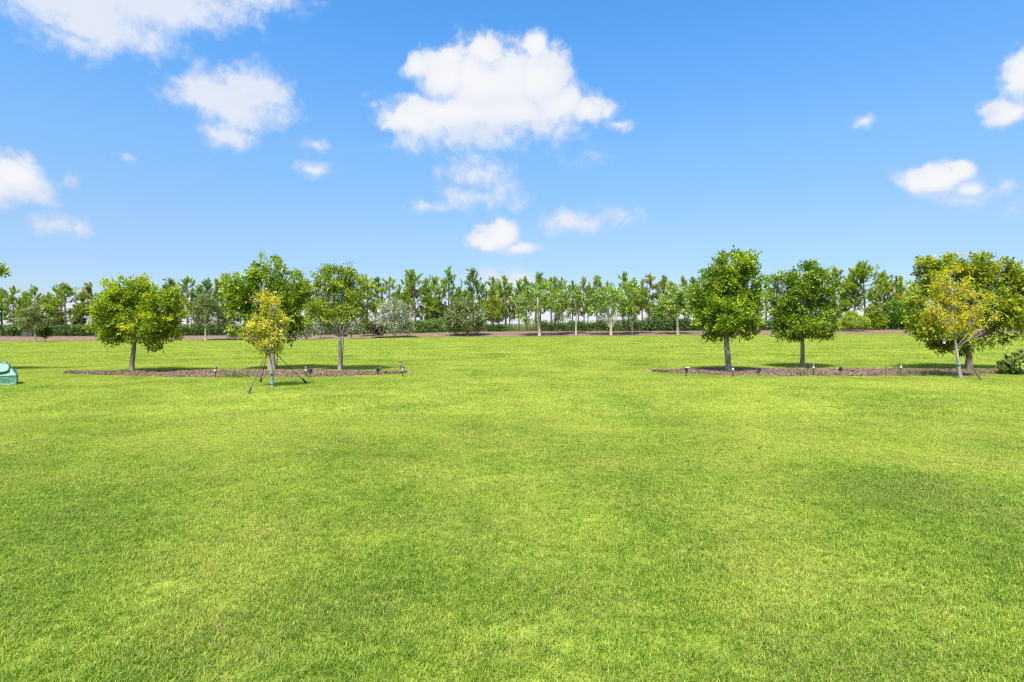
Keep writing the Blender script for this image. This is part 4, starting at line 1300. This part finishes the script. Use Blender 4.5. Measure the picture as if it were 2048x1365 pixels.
far_tree('leafy_thicket', 'grey green thicket beyond the fence just left of the yellow green tree', 158, 104, [(150, 630, 12, 10), (164, 632, 12, 14), (156, 644, 14, 7)], 'leaf_olive', 'bark_dark', [(158, 662), (158, 650), (158, 640)], .12, 170, cat='bush', group='dark thickets beyond the fence', leaf=.32)
far_tree('leafy_thicket', 'grey green thicket beyond the fence behind the last fresh green tree', 1325, 104, [(1310, 628, 16, 12), (1340, 630, 16, 12), (1328, 640, 24, 8)], 'leaf_olive', 'bark_dark', [(1325, 660), (1325, 650), (1325, 640)], .12, 230, cat='bush', group='dark thickets beyond the fence', leaf=.32)
for px_, lab, dd in ((190.5, 'small sapling on a pale stem under the left side of the yellow green tree', 70), (202, 'small sapling on a pale stem just right of its twin', 66)):
    far_tree('sapling', lab, px_, dd, [(px_, 645, 9, 12), (px_ + 3, 655, 8, 9)], 'leaf_olive', 'bark_cream', [(px_, 682), (px_, 670), (px_, 650)], .05, 60, group='young saplings', leaf=.18)

# ------------------------------------------------------------------ sky, sun, camera
SUN_EL, SUN_AZ = math.radians(61), math.radians(-160)      # azimuth from +Y towards +X
sd = Vector((math.sin(SUN_AZ) * math.cos(SUN_EL), math.cos(SUN_AZ) * math.cos(SUN_EL), math.sin(SUN_EL)))
L = bpy.data.lights.new('sun', 'SUN')
L.energy = 4.15
L.angle = math.radians(10.0)
L.color = (1.0, .955, .88)
so = link(bpy.data.objects.new('sun', L))
so.rotation_euler = sd.to_track_quat('Z', 'Y').to_euler()
so.location = (0, 0, 40)

w = bpy.data.worlds.new('World')
sc.world = w
w.use_nodes = True
nt = w.node_tree
nt.nodes.clear()
bg = N(nt, 'ShaderNodeBackground')
wo = N(nt, 'ShaderNodeOutputWorld')
nt.links.new(bg.outputs[0], wo.inputs['Surface'])
STR = .13
bg.inputs['Strength'].default_value = STR
w.cycles.sampling_method = 'MANUAL'
w.cycles.sample_map_resolution = 256
sky = N(nt, 'ShaderNodeTexSky', sky_type='NISHITA')
sky.sun_disc = False
sky.sun_elevation = SUN_EL
sky.sun_rotation = SUN_AZ
sky.air_density = 1.0
sky.dust_density = .6
sky.ozone_density = 1.6
tc = N(nt, 'ShaderNodeTexCoord')
sep = N(nt, 'ShaderNodeSeparateXYZ'); nt.links.new(tc.outputs['Generated'], sep.inputs[0])
az = math_(nt, 'ARCTAN2', sep.outputs[0], sep.outputs[1])
el = math_(nt, 'ARCSINE', sep.outputs[2])
cmb = N(nt, 'ShaderNodeCombineXYZ'); nt.links.new(az, cmb.inputs[0]); nt.links.new(el, cmb.inputs[1])
uv = cmb.outputs[0]


def sky_xy(px_, py):
    x_ = (px_ - CX) / F; z_ = (HY - py) / F
    return math.atan(x_), math.atan(z_ / math.sqrt(1 + x_ * x_))


def vmath(op, a, b=None, c=None):
    m = N(nt, 'ShaderNodeVectorMath', operation=op)
    for i_, v in enumerate((a, b, c)):
        if v is None: continue
        if isinstance(v, tuple): m.inputs[i_].default_value = v
        elif isinstance(v, (int, float)): m.inputs['Scale'].default_value = v
        else: nt.links.new(v, m.inputs[i_])
    return m.outputs['Value'] if op == 'LENGTH' else m.outputs[0]


def noise_col(vec, scale, detail, rough=.55):
    n = N(nt, 'ShaderNodeTexNoise')
    n.inputs['Scale'].default_value = scale; n.inputs['Detail'].default_value = detail; n.inputs['Roughness'].default_value = rough
    nt.links.new(vec, n.inputs['Vector'])
    return n.outputs['Color']


warp1 = vmath('SCALE', vmath('SUBTRACT', noise_col(uv, 7, 2), (.5, .5, .5)), .045)
warp2 = vmath('SCALE', vmath('SUBTRACT', noise_col(uv, 20, 3, .5), (.5, .5, .5)), .026)
uvw = vmath('ADD', vmath('ADD', uv, warp1), warp2)

# cloud puffs in the sky: column, row, half width, half height, strength
HARD = [  # crisp heaped parts
    (985, 172, 160, 112, 1.1), (895, 150, 80, 70, 1), (836, 132, 32, 30, .8), (1080, 165, 72, 96, 1), (1112, 205, 78, 60, .95), (930, 232, 190, 62, 1), (830, 240, 92, 42, .9),
    (1010, 225, 150, 70, .95), (1218, 215, 30, 34, .50), (1240, 246, 34, 16, .42), (1170, 218, 66, 46, .66), (965, 92, 50, 38, .95), (1072, 96, 34, 34, .85), (900, 108, 40, 26, .7),
    (1865, 358, 88, 46, .95), (1905, 340, 44, 34, .9), (1925, 378, 44, 30, .7), (1830, 362, 46, 36, .8),
    (1000, 476, 52, 48, .95), (1030, 500, 54, 18, .7), (975, 488, 52, 26, .8),
    (2045, 145, 66, 60, .85), (2030, 216, 76, 34, .62),
    (30, 352, 84, 56, .85), (-20, 355, 80, 72, .9),
]
SOFT = [  # thin, veil-like parts
    (120, -30, 280, 110, 1.1), (330, 0, 230, 90, .95), (200, 45, 210, 60, .85), (490, -12, 150, 44, .66), (150, 75, 150, 40, .5),
    (460, 195, 135, 72, .95), (395, 185, 90, 54, .8), (520, 178, 82, 60, .9), (460, 262, 72, 46, .72), (560, 220, 60, 46, .55),
    (950, 272, 170, 46, .72), (820, 280, 60, 34, .5), (1090, 250, 110, 40, .5), (640, 345, 46, 28, .62), (630, 285, 40, 22, .42),
    (955, 345, 95, 40, .62), (1000, 380, 66, 52, .5), (1030, 400, 44, 36, .44), (925, 392, 66, 34, .54), (850, 416, 62, 22, .56),
    (1145, 445, 92, 38, .64), (1235, 440, 66, 28, .5), (1060, 495, 60, 16, .4),
    (1000, 560, 90, 34, .78), (1040, 555, 46, 26, .7),
    (110, 448, 66, 36, .62), (155, 452, 40, 26, .5), (150, 365, 22, 18, .36), (255, 320, 30, 14, .26),
    (1725, 250, 44, 20, .58), (1935, 405, 50, 26, .5), (2000, 378, 50, 22, .42), (2030, 410, 30, 20, .3), (60, 385, 80, 30, .5),
    (1110, 290, 30, 40, .28), (1190, 310, 50, 24, .26),
]


def field(lst, smooth, vec):
    acc = None
    for (cx_, cy_, rx_, ry_, s_) in lst:
        a0, e0 = sky_xy(cx_, cy_)
        a1, _ = sky_xy(cx_ + rx_, cy_); a2, _ = sky_xy(cx_ - rx_, cy_)
        _, e1 = sky_xy(cx_, cy_ - ry_); _, e2 = sky_xy(cx_, cy_ + ry_)
        ra, re = max(.004, (a1 - a2) / 2), max(.004, (e1 - e2) / 2)
        q = vmath('MULTIPLY_ADD', vec, (1 / ra, 1 / re, 0), (-a0 / ra, -e0 / re, 0))
        l_ = vmath('LENGTH', q)
        v = math_(nt, 'MULTIPLY_ADD', l_, -s_, s_)            # s at the middle, 0 on the rim
        acc = v if acc is None else math_(nt, 'SMOOTH_MAX', acc, v, smooth)
    return acc


mid = noise(nt, uv, 13, 5, .55)
fine = noise(nt, vmath('ADD', uv, warp2), 40, 12, .68)


def billow():
    """rounded heads of several sizes, creased between"""
    acc = None
    for sc_, am in ((15, 1.0), (33, .55), (71, .30), (150, .17)):
        n = noise(nt, vmath('ADD', uv, warp2), sc_, 0.0, .5)
        a = math_(nt, 'MULTIPLY', math_(nt, 'ABSOLUTE', math_(nt, 'SUBTRACT', n, .5)), am * 2)
        acc = a if acc is None else math_(nt, 'ADD', acc, a)
    return math_(nt, 'SUBTRACT', acc, .42)


det = math_(nt, 'ADD', math_(nt, 'MULTIPLY', math_(nt, 'SUBTRACT', fine, .5), 1.7), math_(nt, 'MULTIPLY', math_(nt, 'SUBTRACT', mid, .5), .7))
heads = billow()
fh0 = field(HARD, .16, uvw)
fh_up = field(HARD, .16, vmath('ADD', uvw, (-.008, .022, 0)))
lit = maprange(nt, math_(nt, 'SUBTRACT', fh0, fh_up), -.45, .30, 0, 1, False)      # sunlit tops, soft shaded bases
fh = math_(nt, 'ADD', fh0, math_(nt, 'ADD', math_(nt, 'MULTIPLY', heads, .30), math_(nt, 'MULTIPLY', det, .50)))
wid = maprange(nt, lit, .2, .85, .70, .46)
hard = maprange(nt, math_(nt, 'DIVIDE', math_(nt, 'ADD', fh, .06), wid), 0, 1)
soft_f = math_(nt, 'ADD', field(SOFT, .14, uvw), math_(nt, 'ADD', math_(nt, 'MULTIPLY', heads, .22), math_(nt, 'MULTIPLY', det, .62)))
soft = math_(nt, 'MULTIPLY', maprange(nt, soft_f, -.06, .66), .94)
# generic cloud away from the view (behind and beside the camera), so that the sky lights the place evenly
front = maprange(nt, sep.outputs[1], -.1, .35)
back = math_(nt, 'MULTIPLY', maprange(nt, noise(nt, tc.outputs['Generated'], 2.4, 8, .6), .44, .60), math_(nt, 'SUBTRACT', 1.0, math_(nt, 'MULTIPLY', front, maprange(nt, el, .75, .60))))
# veil of white low down on the horizon
low = maprange(nt, el, .050, .018, 0, .93)
bank = math_(nt, 'MULTIPLY', maprange(nt, el, .075, .03), maprange(nt, noise(nt, uv, 7, 5, .6), .52, .72, 0, .35))
alpha = math_(nt, 'SUBTRACT', 1.0, math_(nt, 'MULTIPLY', math_(nt, 'MULTIPLY', math_(nt, 'SUBTRACT', 1.0, hard), math_(nt, 'SUBTRACT', 1.0, soft)),
              math_(nt, 'MULTIPLY', math_(nt, 'SUBTRACT', 1.0, math_(nt, 'MAXIMUM', low, bank)), math_(nt, 'SUBTRACT', 1.0, math_(nt, 'MULTIPLY', back, .8)))))
deep = maprange(nt, fh0, .10, .75)                                            # thickness of the heap
body = math_(nt, 'ADD', math_(nt, 'MULTIPLY', lit, .42), math_(nt, 'MULTIPLY', deep, .40))
body = math_(nt, 'ADD', math_(nt, 'MULTIPLY', body, hard), math_(nt, 'MULTIPLY', soft, math_(nt, 'MULTIPLY_ADD', hard, -.42, .42)))
body = math_(nt, 'MAXIMUM', body, math_(nt, 'MULTIPLY', low, .75))
body = math_(nt, 'ADD', body, math_(nt, 'MULTIPLY', math_(nt, 'SUBTRACT', fine, .5), .28))
shade = ramp(nt, math_(nt, 'ADD', body, math_(nt, 'MULTIPLY', math_(nt, 'SUBTRACT', mid, .5), .30)),
             [(.08, (.70, .79, .97)), (.38, (.81, .865, .98)), (.60, (.885, .915, .99)), (.85, (.965, .975, 1.0))])
cloudc = mix(nt, back, vmath('SCALE', shade, 2.625), (6.0, 6.1, 6.3))      # unseen added clouds overhead and behind, brightened as fill light
# grade of the clear sky with height above the horizon
tint = ramp(nt, math_(nt, 'DIVIDE', el, .6), [(.0, (0.2946, 0.3482, 0.4621)), (.158, (0.2946, 0.3482, 0.4554)), (.244, (0.3348, 0.3891, 0.4554)), (.478, (0.3549, 0.5056, 0.5893)), (.675, (0.3013, 0.5464, 0.7098)), (.85, (0.2478, 0.5531, 0.7567))])
skc = mix(nt, 1.0, sky.outputs[0], tint, 'MULTIPLY')
nt.links.new(mix(nt, alpha, skc, cloudc), bg.inputs['Color'])

cam = bpy.data.cameras.new('camera')
co = link(bpy.data.objects.new('camera', cam))
co.location = (0, 0, CH)
co.rotation_euler = (math.pi / 2, 0, 0)
cam.sensor_width = 36
cam.lens = F / 2048 * 36
cam.shift_y = -(682.5 - HY) / 2048
cam.clip_end = 12000
cam.clip_start = .05
sc.camera = co

sc.render.engine = 'CYCLES'
sc.view_settings.view_transform = 'Standard'
sc.view_settings.look = 'None'
sc.view_settings.gamma = 1
sc.view_settings.exposure = 1.5
sc.cycles.max_bounces = 8
sc.cycles.transmission_bounces = 4
sc.cycles.sample_clamp_indirect = 6
sc.cycles.use_denoising = False
sc.cycles.denoiser = 'OPENIMAGEDENOISE'
sc.cycles.filter_width = 1.3
